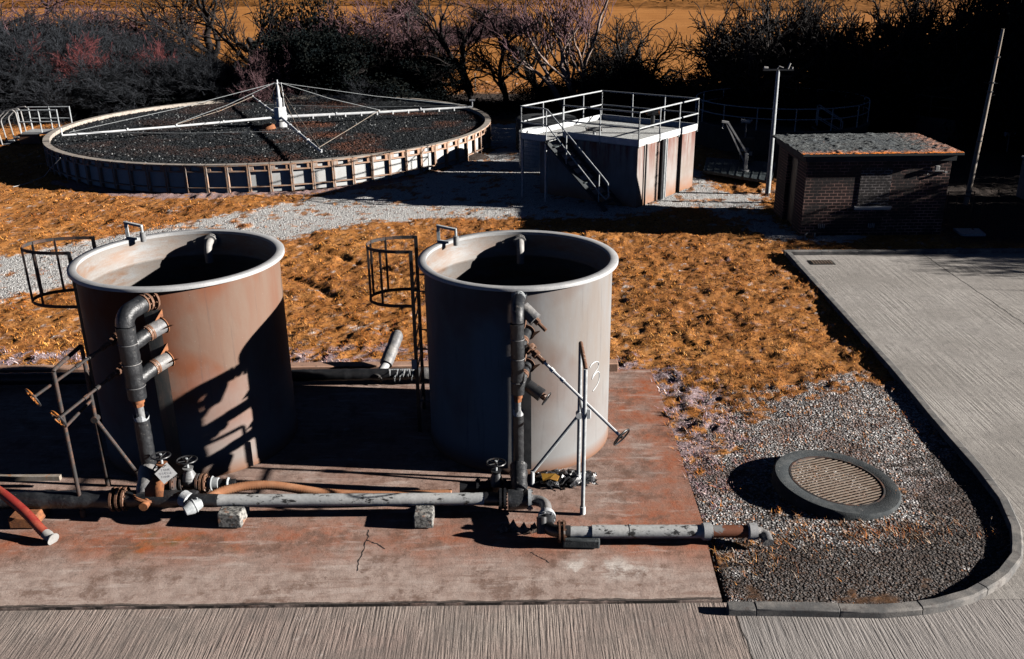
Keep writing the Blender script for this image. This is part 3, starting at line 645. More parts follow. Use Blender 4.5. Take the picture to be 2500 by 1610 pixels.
rvL = riser(-5.08, 11.35, 2.84, (LX, LY), rbL, (2.50, 2.00), .9, .122, 'black wrapped riser pipe with two rusty branches on the red brown tank', True)
rvR = riser(.07, 11.36, 2.82, (RX, RY), rbR, (2.30, 1.80), .12, .09, 'black wrapped riser pipe on the pale grey tank', False)

def handwheel(mb, c, ax, R, spokes=4):
    ax = Vector(ax).normalized(); c = Vector(c); mb.torus(c, ax, R, R*.09, 26, 7); a = ax.orthogonal().normalized(); b = ax.cross(a)
    for k in range(spokes):
        d = a*math.cos(6.283*k/spokes+.5)+b*math.sin(6.283*k/spokes+.5); mb.cyl(c-ax*R*.12, c+d*R*.96, R*.055, 6)
    mb.cyl(c-ax*R*.25, c+ax*R*.12, R*.17, 10); return mb
# extension spindles
def spindle(a, b, label, wheelmat, rusty, valve=True):
    a, b = Vector(a), Vector(b); d = (b-a).normalized(); L = (b-a).length
    t = thing('valve_spindle', label, 'valve spindle', tuple(a), 'long valve spindles'); a = Vector(a)
    m = MB(); m.cyl(a, a+d*.30, .036, 10); m.cyl(a+d*.1, a+d*.16, .06, 8); flange(m, a+d*.02, d, .085, .05, 4); m.build('valve_bonnet', m_rust, t)
    m = MB(); m.cyl(a+d*.28, b, .021, 10); m.cyl(a+d*.42, a+d*.48, .032, 8); m.cyl(a+d*.62, a+d*.68, .030, 8); m.build('rod', m_white if not rusty else m_dkrust, t)
    m = handwheel(MB(), b+d*.01, d, .135); m.build('handwheel', wheelmat, t)
    return t
spindle(AT(1236, 813, 11.55), AT(1450, 1020, 10.55), 'long white valve rod with black handwheel leaning through the right pipe stand', m_black, False)
spindle((-5.30, 11.62, 2.42), (-6.12, 10.72, 1.95), 'upper dark valve rod with orange handwheel left of the red brown tank', worn('orange_wheel_paint', (.02, .02, .022), (.4, .14, .03), 6, th=(.48, .52)), True)
spindle((-5.30, 11.62, 1.98), (-5.90, 10.80, 1.60), 'lower dark valve rod with orange handwheel at the left pipe stand', bpy.data.materials['orange_wheel_paint'], True)
def short_valve(a, d, wheel, label, mat, rod=.2, name='stub_valve'):
    a = Vector(a); d = Vector(d).normalized(); t = thing(name, label, 'valve', tuple(a))
    m = MB(); wrapped(m, [a, a+d*.24], .085, 12, .014, 5); m.build('body', mat, t)
    m = MB(); m.cyl(a+d*.24, a+d*(.24+rod), .028, 10); m.cyl(a+d*.24, a+d*.3, .048, 8); m.build('stem', m_rust, t)
    if wheel: handwheel(MB(), a+d*(.26+rod), d, .10).build('handwheel', m_black, t)
short_valve(AT(1222, 718, 11.6), (.62, -.42, -.55), False, 'grey wrapped stub valve near the top of the pale tank riser', m_gwrap, .2)
short_valve(AT(1232, 900, 11.55), (.75, -.35, -.45), True, 'small dark valve with handwheel low on the pale tank riser', m_black, .06)

# ------------------------------------------------------------------ pipe stands
def stand(x, yf, yb_, zt, foot, lean, label, dark):
    t = thing('pipe_stand', label, 'pipe stand', (x, yf, .045), 'tubular stands holding the valve rods')
    mt = m_galv if not dark else m_dkrust; x2 = x+lean
    for yy, z0 in ((yf, .045), (yb_, .045)):
        MB().tube([(x, yy, z0), (x, yy, zt-.02)], .028, 12).build('post', mt, t)
        MB().cyl((x, yy, .045), (x, yy, .16), .04, 12).build('post_socket', m_white if not dark else m_dkrust, t)
    MB().tube([(x, yf, zt-.02), (x, yf+.03, zt), (x, yb_-.03, zt), (x, yb_, zt-.02)], .029, 12).build('top_bar', m_rust if not dark else m_dkrust, t)
    MB().tube([(x, yf, 1.42), (x, yb_, 1.42)], .022, 10).build('middle_bar', mt, t)
    m = MB(); m.tube([(x, yb_, 1.12), (foot[0], foot[1], .24)], .026, 10); m.build('brace', mt, t)
    m = MB(); m.cyl((x, yb_-.05, 1.12), (x, yb_+.05, 1.12), .05, 12); m.cyl((foot[0], foot[1], .045), (foot[0], foot[1], .27), .03, 10); m.build('brace_joint', m_white if not dark else m_dkrust, t)
    return t
st = stand(.935, 10.84, 11.70, 2.22, (.27, 11.62), 0, 'pale tubular stand in front of the pale tank holding the long white rod', False)
MB().box((.97, 10.98, 1.50), (.12, .05, .15)).build('clamp_pad', m_white, st, bevel=.01)
stand(-5.90, 10.9, 11.74, 2.24, (-5.42, 11.70), 0, 'dark tubular stand at the left tank holding two valve rods', True)

# ------------------------------------------------------------------ manifold pipes along the front
t = thing('header_pipe', 'black header pipe along the foot of the red brown tank', 'pipe', (-6, 10.95, .3))
m = MB(); wrapped(m, [(-16, 10.98, .29), (-5.45, 10.95, .29)], .125, 18, .008, 2); m.build('left_run', m_wrap, t)
m = MB(); wrapped(m, [(-5.30, 10.95, .29), (-4.32, 10.93, .29)], .12, 18, .01, 12); m.build('tee_body', m_wrap, t)
m = MB(); wrapped(m, [(-5.03, 10.95, .33), (-5.08, 11.32, .55)], .13, 16, .012, 21); m.build('sweep_bend', m_gwrap, t)
for x in (-5.46, -5.38, -5.30): flange(MB(), (x, 10.95, .29), (1, 0, 0), .165, .03, 8).build('flange', m_rust, t)
m = MB(); m.cyl((-4.98, 10.90, .30), (-4.98, 10.72, .30), .06, 12); m.torus((-5.02, 10.95, .32), (.3, .2, 1), .155, .025, 20, 6); m.build('rusty_collar', m_orust, t)
m = MB(); m.add([(-4.98, 10.82, .40), (-4.72, 10.78, .42), (-4.70, 10.86, .62), (-4.86, 10.90, .66), (-4.98, 10.86, .5)], [(0, 1, 2, 3, 4)]); ob = m.build('rust_plate', m_orust, t); ob.modifiers.new('s', 'SOLIDIFY').thickness = .012
m = MB(); wrapped(m, [(-4.50, 10.90, .33), (-4.40, 10.85, .31)], .13, 12, .02, 31); m.build('tape_patch', m_tape, t)
t = thing('transfer_pipe', 'long straight grey pipe lying on two concrete blocks between the tanks', 'pipe', (-2.2, 10.85, .3))
m = MB(); wrapped(m, [(-4.02, 10.85, .31), (-.38, 10.85, .29)], .085, 18, .0015, 2); m.build('barrel', m_dirty, t)
m = MB(); wrapped(m, [(-4.35, 10.86, .31), (-4.0, 10.85, .31)], .092, 16, .004, 3); m.build('left_sleeve', m_wrap, t)
m = MB(); wrapped(m, [(-.40, 10.85, .29), (-.10, 10.85, .28)], .095, 16, .004, 3); flange(m, (-.18, 10.85, .28), (1, 0, 0), .15, .03, 8); flange(m, (-.12, 10.85, .28), (1, 0, 0), .15, .03, 8); m.build('right_sleeve', m_black, t)
t = thing('outlet_pipe', 'dark tee and elbow with pale pipe running right to the gravel bed', 'pipe', (.5, 10.4, .25))
m = MB(); wrapped(m, [(-.08, 10.85, .27), (.20, 10.85, .27)], .135, 18, .012, 6); wrapped(m, [(.07, 10.88, .27), (.07, 11.34, .52)], .12, 16, .01, 8); m.build('tee_wrap', m_wrap, t)
m = MB(); flange(m, (.215, 10.85, .27), (1, 0, 0), .15, .045, 8); m.build('tee_flange', m_galv, t)
m = MB(); m.tube([(.22, 10.85, .27)]+arc((.25, 10.67, .26), (0, 1, 0), (1, 0, 0), .18, 0, math.pi/2, 8)+[(.43, 10.5, .25)], .075, 16); m.build('elbow', m_gwrap, t)
m = MB(); flange(m, (.43, 10.48, .25), (0, 1, 0), .11, .05, 6); flange(m, (.43, 10.435, .25), (0, 1, 0), .12, .05, 6); m.build('coupling', m_tape, t)
m = MB(); m.tube([(.43, 10.42, .25)]+arc((.57, 10.29, .23), (-1, 0, 0), (0, -1, 0), .14, 0, math.pi/2, 8)+[(.72, 10.15, .22)], .08, 16); m.cyl((.36, 10.2, .16), (.36, 10.3, .35), .07, 12); m.build('lower_elbow', m_black, t)
for x in (.58, .64): flange(MB(), (x, 10.15, .22), (1, 0, 0), .145, .022, 8).build('flange', m_rust, t)
m = MB(); wrapped(m, [(.70, 10.15, .215), (1.0, 10.15, .215)], .075, 14, .003, 9); m.cyl((1.0, 10.15, .215), (2.55, 10.14, .205), .088, 18); m.cyl((1.48, 10.15, .214), (1.5, 10.15, .214), .092, 18); m.build('pale_barrel', m_dirty, t)
m = MB(); m.tube([(2.40, 10.14, .205), (2.43, 10.14, .205), (2.52, 10.14, .205)], [.09, .115, .115], 18); m.tube([(3.0, 10.14, .2), (3.02, 10.14, .2), (3.12, 10.14, .2)], [.09, .11, .11], 18); m.build('socket', m_rim, t)
m = MB(); m.cyl((2.5, 10.14, .205), (3.02, 10.14, .2), .082, 18); m.build('end_barrel', worn('part_painted_pipe', (.20, .2, .2), (.17, .06, .03), 2.6, th=(.49, .52)), t)
m = MB(); m.tube([(3.1, 10.14, .2)]+arc((3.15, 10.06, .18), (0, 1, 0), (1, 0, -.3), .08, 0, math.pi/2, 6)+[(3.24, 9.98, .13)], .072, 14); m.build('end_elbow', m_gwrap, t)
t = thing('side_branch_pipe', 'dark branch with flanges running right from the red brown tank manifold', 'pipe', (-4.6, 11.3, .3))
m = MB(); wrapped(m, [(-4.95, 11.28, .31), (-4.36, 11.3, .31)], .10, 16, .006, 4); m.cyl((-4.2, 11.3, .31), (-3.9, 11.32, .3), .065, 14); m.build('barrel', m_black, t)
m = MB(); flange(m, (-4.36, 11.3, .31), (1, 0, 0), .14, .03, 8); flange(m, (-4.31, 11.3, .31), (1, 0, 0), .14, .02, 8); m.build('flange', m_rust, t)
m = MB(); m.cyl((-4.27, 11.3, .31), (-4.13, 11.3, .31), .085, 16); m.torus((-4.22, 11.3, .31), (1, 0, 0), .095, .012); m.build('coupling', m_galv, t); MB().torus((-4.0, 11.31, .3), (1, 0, 0), .075, .02).build('end_ring', m_galv, t)
def gate_valve(x, y, zb, zw, R, label, bodymat, sx=1.):
    t = thing('gate_valve', label, 'valve', (x, y, zb), 'gate valves with handwheels')
    m = MB(); m.tube([(x, y, zb-.12), (x, y, zb), (x, y, zb+.05), (x, y, zw-.16), (x, y, zw-.12)], [.06, .10, .115, .055, .075], 14); m.build('body', bodymat, t)
    m = MB(); m.cyl((x, y, zw-.12), (x, y, zw+.03), .018, 8); m.build('stem', m_galv, t)
    m = handwheel(MB(), (x, y, zw), (0, .08, 1), R, 5); m.build('handwheel', m_black, t)
    for s_ in (-.11, .11): flange(MB(), (x+s_, y, zb-.02), (1, 0, 0), .125, .025, 8).build('end_flange', m_dkrust, t)
    return t
gate_valve(-4.80, 11.12, .44, .86, .125, 'gate valve with rusty orange body tight behind the white tag', m_orust)
gate_valve(-4.52, 11.28, .36, .70, .135, 'grey gate valve with black handwheel right of the white tag', m_grey)
gate_valve(-.24, 11.18, .28, .66, .13, 'black gate valve in the shade left of the pale tank riser', m_black)
m = MB(); wrapped(m, [(-.75, 11.2, .26), (.02, 11.2, .26)], .09, 14, .004, 6); flange(m, (-.5, 11.2, .26), (1, 0, 0), .13, .03, 8)
tag(m.build('valve_branch', m_black, loc=(-.4, 11.2, .26)), 'short black pipe through the shaded gate valve', 'pipe')
# white tag with faint writing
t = thing('valve_tag', 'white square tag with faint writing tied beside the rusty valve', 'tag', (-4.63, 10.83, .6))
n_ = Vector((.15, -.75, .6)).normalized(); ctr = AT(387, 1106, 10.86); u = Vector((.55, .0, .62)); u = (u-n_*u.dot(n_)).normalized(); v = n_.cross(u)
m = MB(); h = .105; pts = [ctr+u*h+v*h, ctr-u*h+v*h*.9, ctr-u*h-v*h*.9, ctr+u*h-v*h]
m.add([p-n_*.003 for p in pts]+[p+n_*.003 for p in pts], [(3, 2, 1, 0), (4, 5, 6, 7), (0, 1, 5, 4), (1, 2, 6, 5), (2, 3, 7, 6), (3, 0, 4, 7)]); m.build('plate', m_rim, t, smooth=False)
ink = worn('faded_ink', (.22, .22, .24), (.3, .3, .31), 30)
def text_mesh(s, size, M, name, parent):
    cu = bpy.data.curves.new(name, 'FONT'); cu.body = s; cu.size = size; cu.align_x = 'CENTER'; cu.align_y = 'CENTER'; cu.extrude = .0006
    tmp = bpy.data.objects.new('tmp', cu); COL.objects.link(tmp); dg = bpy.context.evaluated_depsgraph_get()
    me = bpy.data.meshes.new_from_object(tmp.evaluated_get(dg)); bpy.data.objects.remove(tmp)
    me.transform(Matrix.Translation(-parent_world(parent)) @ M); me.materials.clear(); me.materials.append(ink); me.name = name
    o = bpy.data.objects.new(name, me); COL.objects.link(o); o.parent = parent; return o
bx = (u*-.25+Vector((1, 0, .35))).normalized(); bx = (bx-n_*bx.dot(n_)).normalized(); by = n_.cross(bx)
for i, s in enumerate(('TANK', 'SLUDGE', 'TANK')):
    o = ctr+by*(.045-.045*i)+n_*.0045; M = Matrix(((bx.x, by.x, n_.x, o.x), (bx.y, by.y, n_.y, o.y), (bx.z, by.z, n_.z, o.z), (0, 0, 0, 1))); text_mesh(s, .045, M, 'writing', t)
MB().torus(ctr+v*.08+u*.06, v, .022, .004, 14, 5).build('tie_ring', m_dark, t)

# ------------------------------------------------------------------ hoses
def hose(pts, r, label, mat, endmat, loc):
    t = thing('suction_hose', label, 'hose', loc); P = [Vector(p) for p in pts]; Q = []
    for i in range(len(P)-1):
        p0, p1, p2, p3 = P[max(i-1, 0)], P[i], P[i+1], P[min(i+2, len(P)-1)]
        for k in range(40):
            s = k/40; Q.append(.5*((2*p1)+(p2-p0)*s+(2*p0-5*p1+4*p2-p3)*s*s+(3*p1-p0-3*p2+p3)*s**3))
    Q.append(P[-1]); S = [Q[0]]; 
    for q in Q[1:]:
        while (q-S[-1]).length > .017: S.append(S[-1]+(q-S[-1]).normalized()*.017)
    MB().tube(S, [r+(.004 if i % 2 else -.003) for i in range(len(S))], 18).build('corrugated_hose', mat, t, ang=80)
    return t, S
m_hose = worn('orange_hose', (.34, .15, .075), (.40, .20, .11), 5, rough=.5, bump=.2); m_hoser = worn('red_hose', (.20, .022, .018), (.26, .06, .035), 3, rough=.45, bump=.2)
t, S = hose([(-4.26, 10.80, .30), (-3.95, 11.02, .37), (-3.4, 11.12, .38), (-2.6, 11.08, .27), (-1.8, 11.08, .22), (-.85, 11.14, .20)], .062, 'orange ribbed hose lying behind the long grey pipe', m_hose, m_galv, (-3.4, 11.1, .3))
d = (S[1]-S[0]).normalized(); m = MB(); m.tube([S[0]-d*.20, S[0]-d*.10, S[0]-d*.02, S[0]+d*.05], [.07, .10, .085, .07], 16); m.torus(S[0]-d*.06, d, .09, .014); m.cyl(S[0]+Vector((0, -.02, .10)), S[0]+Vector((-.05, -.03, -.08)), .014, 6); m.build('coupling', m_galv, t)
t, S = hose([(-8.2, 11.45, .42), (-7.5, 11.2, .52), (-6.95, 10.85, .50), (-6.50, 10.58, .34), (-6.22, 10.40, .17), (-6.10, 10.33, .12)], .062, 'red ribbed hose with open brass end drooping onto the pad at left', m_hoser, m_galv, (-6.4, 10.5, .2))
d = (S[-1]-S[-3]).normalized(); e = S[-1]; m = MB(); m.tube([e-d*.06, e+d*.0, e+d*.03, e+d*.08], [.066, .07, .062, .066], 16); m.tube([e+d*.08, e+d*.085, e+d*.10], [.066, .084, .084], 18); m.build('end_fitting', m_lamp, t)

# ------------------------------------------------------------------ support blocks
for (x0, x1, y0, y1, h, lb, mt) in ((-3.96, -3.64, 10.58, 10.98, .215, 'speckled concrete block under the left end of the long grey pipe', m_block), (-1.34, -1.08, 10.52, 10.97, .195, 'speckled concrete block under the right end of the long grey pipe', m_block),
                                (.62, 1.10, 10.02, 10.26, .125, 'low dark concrete block under the pale outlet pipe', m_ringc), (-6.78, -6.42, 10.62, 11.1, .165, 'rust coloured block under the black header pipe behind the red hose', m_orust)):
    m = MB(); m.box(((x0+x1)/2, (y0+y1)/2, .045+h/2), (x1-x0, y1-y0, h), R_(random.Random(x0).uniform(-3, 3)))
    tag(m.build('support_block', mt, loc=((x0+x1)/2, (y0+y1)/2, .045), bevel=.018), lb, 'concrete block', 'blocks carrying the pipes')
m = MB(); m.bar((-14, 11.75, .22), (-6.55, 11.7, .2), .07, .07); tag(m.build('side_rail_pipe', m_pole, loc=(-9, 11.7, .2)), 'rusty pale pipe left of the tanks behind the header pipe', 'pipe')

# ------------------------------------------------------------------ black sheet debris
rg = np.random.default_rng(3); t = thing('torn_sheet', 'crumpled black plastic sheet at the foot of the pale tank', 'debris', (.8, 11.7, .05))
n = 16; gx_, gy_ = np.meshgrid(np.linspace(.28, 1.2, n+6), np.linspace(11.45, 12.0, n)); zz = .05+.13*rg.random(gx_.shape)*np.exp(-((gx_-.75)**2*4+(gy_-11.7)**2*14))
gx_ += rg.normal(0, .018, gx_.shape); gy_ += rg.normal(0, .018, gx_.shape)
m = MB(); V = np.stack([gx_, gy_, zz], -1).reshape(-1, 3); W = n+6; keep = []
for i in range(n-1):
    for j in range(W-1):
        cx_, cy_ = gx_[i, j], gy_[i, j]
        if (cx_-.75)**2/.2+(cy_-11.72)**2/.055 < 1+rg.random()*.4 and math.hypot(cx_-RX, cy_-RY) > rbR+.02: keep += [(i*W+j, i*W+j+1, (i+1)*W+j+1), (i*W+j, (i+1)*W+j+1, (i+1)*W+j)]
m.add(V, keep); o = m.build('sheet', m_sheet, t, smooth=False)
m = MB(); m.add([(.40, 11.72, .15), (.60, 11.70, .16), (.66, 11.66, .14), (.62, 11.58, .11), (.52, 11.60, .13), (.42, 11.60, .11)], [(0, 1, 2, 3, 4, 5)]); o = m.build('plastic_scrap', m_yellow, loc=(.5, 11.65, .13), smooth=False); o.modifiers.new('s', 'SOLIDIFY').thickness = .02
tag(o, 'bright yellow scrap lying on the black plastic sheet', 'scrap')
m = MB()
for i in range(5):
    p = Vector((-.25+.14*i, 10.42+.04*math.sin(i*2), .06)); m.add([p, p+Vector((.16, .02, .01)), p+Vector((.1, .13, .05+.03*math.sin(i)))], [(0, 1, 2)]); m.add([p+Vector((.05, -.05, 0)), p+Vector((.2, -.02, .02)), p+Vector((.1, .06, .06))], [(0, 1, 2)])
o = m.build('cardboard_scrap', worn('pale_scrap', (.24, .17, .13), (.05, .04, .035), 16, th=(.48, .54)), loc=(.1, 10.4, .05), smooth=False); o.modifiers.new('s', 'SOLIDIFY').thickness = .012
tag(o, 'torn pale scraps on the pad below the dark tee pipe', 'scrap')

# ------------------------------------------------------------------ pipe between the tanks at the back
t = thing('vent_pipe', 'grey wrapped stub pipe leaning up behind the pad between the tanks', 'pipe', (-2.35, 15.3, .2))
m = MB(); wrapped(m, [(-2.30, 15.45, .30), (-2.13, 16.0, .66)], .115, 18, .006, 5); m.tube([(-2.13, 16.0, .66), (-2.11, 16.05, .70)], [.115, .06], 16); m.build('wrapped_stub', m_gwrap, t)
m = MB(); m.cyl((-2.42, 15.2, .17), (-2.29, 15.47, .31), .078, 16); m.build('bare_end', m_rim, t)
m = MB(); flange(m, (-2.44, 15.17, .155), (.13, .3, .15), .115, .03, 6); m.build('flange', m_dkrust, t)
t = thing('rear_header_pipe', 'dark pipe with frayed white lagging running behind the tanks', 'pipe', (-3, 15.2, .2))
m = MB(); wrapped(m, [(-13, 15.2, .2), (-1.9, 15.22, .2)], .11, 16, .005, 3); wrapped(m, [(-1.9, 15.22, .2), (1.2, 15.24, .2)], .10, 16, .005, 4); m.build('barrel', m_black, t)
m = MB(); rgp = random.Random(5)
for i in range(16):
    x = -2.22+.05*i*.8+rgp.uniform(-.01, .01); m.add([(x, 15.20, .31), (x+.035, 15.20, .31), (x+.02+rgp.uniform(-.03, .03), 15.10-rgp.random()*.06, .12+rgp.random()*.12)], [(0, 1, 2)])
o = m.build('frayed_lagging', m_tape, t, smooth=False); o.modifiers.new('s', 'SOLIDIFY').thickness = .008
m = MB(); wrapped(m, [(-1.72, 15.2, .21), (-1.05, 15.22, .21)], .112, 14, .01, 13); m.build('lagging', m_gwrap, t)

# ------------------------------------------------------------------ manhole ring
nm = Vector((.094, -.0135, 1)).normalized(); qm = Vector((0, 0, 1)).rotation_difference(nm).to_matrix(); mc = Vector((4.62, 11.518, .12))
t = thing('manhole', 'round concrete manhole ring with a steel grating in the gravel bed', 'manhole', tuple(mc))
MB().lathe([(.88, -.32), (.884, -.03), (.86, 0), (.665, 0), (.655, -.01), (.655, -.3)], mc, 72, M=qm).build('concrete_ring', m_ringc, t, ang=50)
MB().lathe([(.665, .004), (.64, .006), (.635, -.02), (.655, -.03)], mc, 72, M=qm).build('grate_frame', m_dkrust, t, ang=50)
MB().lathe([(.66, -.28), (0, -.29)], mc, 48, M=qm).build('shaft_bottom', m_dark, t)
g1 = MB(); m_grate = worn('grating_steel', (.24, .19, .15), (.17, .12, .09), 8, rough=.6, c=(.1, .06, .04), cth=(.6, .68))
ga = R_(-12)
for i in range(-11, 12):
    s_ = i*.056; L = math.sqrt(max(.637**2-s_*s_, 0)); 
    if L < .03: continue
    d_1 = Vector((math.cos(ga+R_(38)), math.sin(ga+R_(38)), 0)); n_1 = Vector((-d_1.y, d_1.x, 0))
    a_, b_ = mc+qm @ (n_1*s_-d_1*L+Vector((0, 0, -.012))), mc+qm @ (n_1*s_+d_1*L+Vector((0, 0, -.012))); g1.bar(a_, b_, .020, .010, nm)
g1.build('grate_bars', m_grate, t, smooth=False)
g1 = MB()
for i in range(-8, 9):
    s_ = i*.075; L = math.sqrt(max(.637**2-s_*s_, 0)); d_2 = Vector((-math.sin(ga+R_(38)), math.cos(ga+R_(38)), 0)); n_1 = Vector((-d_2.y, d_2.x, 0))
    if L > .03: g1.bar(mc+qm @ (n_1*s_-d_2*L+Vector((0, 0, -.022))), mc+qm @ (n_1*s_+d_2*L+Vector((0, 0, -.022))), .007, .008, nm)
g1.build('grate_cross_bars', m_dkrust, t, smooth=False)

# drain grate in the yard corner
t = thing('gully_grate', 'small black slotted drain in the corner of the concrete yard', 'drain', (7.75, 22.2, .0))
m = MB(); m.box((7.8, 22.25, .006), (.6, .36, .012)); m.build('frame', m_black, t)
m = MB()
for i in range(7): m.box((7.58+i*.075, 22.25, .016), (.03, .30, .012))
m.build('bars', m_grate, t)

# ------------------------------------------------------------------ round trickling filter
t = thing('trickling_filter', 'large low round filter bed walled with stained concrete panels', 'filter bed', (FC[0], FC[1], 0)); NP = 80; da = 2*math.pi/NP
pw = 2*FR*math.sin(da/2)-.012
def local_panel():
    # panel in local frame: x along the wall, y outward (negative = towards outside), z up
    P = MB(); w2 = pw/2
    P.box((0, .06, (FZ-.02)/2+.0), (pw, .03, FZ-.02)); return P
def panel_ribs():
    P = MB(); w2 = pw/2
    for s_ in (-1, 1): P.box((s_*(w2-.022), .0, FZ/2-.01), (.044, .15, FZ-.02))
    P.box((0, .0, FZ-.035), (pw-.09, .15, .05)); P.box((0, .0, FZ-.235), (pw-.09, .13, .045)); P.box((0, .0, .20), (pw-.09, .15, .03))
    for s_ in (-1, 1): P.box((s_*(w2*.68), .01, FZ-.135), (w2*.36, .12, .155))
    return P
P0 = local_panel().build('wall_panel', m_panel, None, smooth=False, bevel=.006); P1 = panel_ribs().build('ribs', m_panelrib, None, smooth=False, bevel=.008)
P1.parent = P0; P0.parent = t
def place_panel(o, k):
    a = k*da; o.location = (FR*math.cos(a)*.9992, FR*math.sin(a)*.9992, 0); o.rotation_euler = (0, 0, a+math.pi/2); 
place_panel(P0, 0)
for k in range(1, NP):
    o = P0.copy(); COL.objects.link(o); o.parent = t; place_panel(o, k); q = P1.copy(); COL.objects.link(q); q.parent = o
m = MB()
for k in range(NP):
    a0 = (k-.5)*da+.0012; a1 = (k+.5)*da-.0012
    m.lathe([(FR-.16, FZ-.25), (FR-.16, FZ+.004), (FR+.075, FZ+.004), (FR+.075, FZ-.008)], (FC[0], FC[1], 0), 2, a0, a1)
m.build('coping', m_rimc, t)
MB().lathe([(FR-.165, -.1), (FR-.165, FZ-.02)], (FC[0], FC[1], 0), 160).build('inner_wall', m_rimc, t)
# stones of the bed
N = 70000; u_ = rng.random(N); r_ = np.sqrt(u_)*(FR-.2); a_ = rng.random(N)*6.2832; sx_ = FC[0]+r_*np.cos(a_); sy_ = FC[1]+r_*np.sin(a_)
red = fbm(sx_*.35, sy_*.35, 200); spal = np.array([(.009, .011, .013), (.018, .021, .025), (.045, .048, .05), (.26, .27, .27)])
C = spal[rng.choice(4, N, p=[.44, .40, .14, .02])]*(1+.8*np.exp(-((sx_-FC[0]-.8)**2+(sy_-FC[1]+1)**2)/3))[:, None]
redm = np.clip((red-.52)*6, 0, 1)*np.clip((sx_-FC[0]+4)/6, .25, 1); C = C*(1-redm[:, None])+redm[:, None]*np.array([(.13, .055, .035)])*rng.random((N, 1))*1.3
zs = FZ-.16+.03*rng.random(N)
stones('filter_stone', sx_, sy_, zs, .03+.03*rng.random(N), C, 'dark clinker stones filling the round filter bed')
struct('filter_bed_floor', MB().lathe([(FR-.17, FZ-.16), (0, FZ-.155)], (FC[0], FC[1], 0), 96), m_slate)
# rotating distributor
CX, CY = FC[0]+.2, FC[1]-.2; ZA = FZ+.27
t = thing('rotary_distributor', 'white four armed sprinkler turning over the round filter bed', 'distributor', (CX, CY, FZ-.1))
MB().tube([(CX, CY, FZ-.15), (CX, CY, FZ+.08)], [.26, .20], 20).build('pedestal', m_rim, t)
MB().lathe([(.0, ZA+.42), (.24, ZA+.42), (.25, ZA+.40), (.27, ZA-.10), (.20, ZA-.16), (0, ZA-.16)], (CX, CY, 0), 8).build('hub_drum', m_white, t, smooth=False)
MB().tube([(CX, CY, ZA+.4), (CX, CY, ZA+.78), (CX, CY, ZA+.8), (CX, CY, ZA+1.36)], [.12, .12, .08, .05], 12).build('mast', m_white, t)
m = MB(); m.box((CX, CY, ZA+1.38), (.34, .05, .05)); m.box((CX, CY, ZA+1.38), (.05, .34, .05)); m.cyl((CX, CY, ZA+1.36), (CX, CY, ZA+1.52), .03, 8); m.build('mast_head', m_white, t)
m = MB()
for dx_ in (-.2, .2): m.tube([(CX+dx_, CY-.02, ZA+.38), (CX+dx_*.95, CY-.02, ZA+1.1)], .014, 6)
m.tube([(CX+.16, CY, ZA+1.36), (CX+.2, CY, ZA+1.0), (CX+.2, CY-.05, ZA+.45), (CX+.3, CY-.1, ZA+.15), (CX+.5, CY-.1, ZA+.05)], .013, 6); m.build('vent_tube', m_white, t)
m = MB(); m.lathe([(.01, .0), (.30, .0), (.24, .16), (.10, .2), (0, .2)], (CX-.42, CY-.5, FZ-.12), 16); m.build('rust_cover', m_orust, t)
for k, (dg, L_, rad) in enumerate(((17.5, 8.35, .058), (113, 7.6, .04), (208, 8.4, .045), (292, 8.55, .045))):
    a = R_(dg); d = Vector((math.cos(a), math.sin(a), 0)); c0 = Vector((CX, CY, ZA)); arm = MB()
    arm.tube([c0+d*.15, c0+d*L_*.5-Vector((0, 0, .03)), c0+d*L_-Vector((0, 0, .02))], [rad*1.15, rad, rad*.8], 12)
    for q in (.28, .5, .72): arm.cyl(c0+d*L_*q-d*.03, c0+d*L_*q+d*.03, rad*1.35, 12)
    ao = arm.build('arm', m_white, t)
    nz = MB(); sd = Vector((-d.y, d.x, 0))
    for j in range(10):
        p = c0+d*(L_*(.16+.082*j))-sd*rad; nz.bar(p+Vector((0, 0, -.02)), p-sd*.05+Vector((0, 0, -.13)), .05, .012)
    nz.build('nozzle', m_white, ao)
    end = MB(); end.cyl(c0+d*L_, c0+d*L_+Vector((0, 0, .26 if k in (0, 2) else .06)), .028, 8)
    if k == 0: end.box(c0+d*L_+Vector((0, 0, .27)), (.24, .07, .06))
    end.build('end_riser', m_white, ao)
    wr = MB(); top = Vector((CX, CY, ZA+1.38))
    for q in (.50, .97):
        wr.tube([top+d*.16, (top+c0+d*L_*q)*.5-Vector((0, 0, .03)), c0+d*L_*q+Vector((0, 0, .07))], .011, 5)
    a2 = R_((17.5, 113, 208, 292)[(k+1) % 4]); L2 = (8.35, 7.6, 8.4, 8.55)[(k+1) % 4]; d2 = Vector((math.cos(a2), math.sin(a2), 0))
    wr.tube([c0+d*L_*.95+Vector((0, 0, .05)), c0+d*L_*.45+d2*L2*.25-Vector((0, 0, .02)), c0+d2*L2*.5+Vector((0, 0, .05))], .010, 5)
    wr.build('stay_wire', m_pole if k % 2 else m_galv, ao)
# cable from the rim down to the grass
P_ = [G(141, 369, FZ), G(120, 392, .55), G(103, 412, .12), G(60, 430, .05), G(30, 437, .04)]
tag(MB().tube(P_, .012, 6).build('cable', m_cable, loc=tuple(P_[0])), 'thin pale cable trailing from the filter rim to the grass', 'cable')
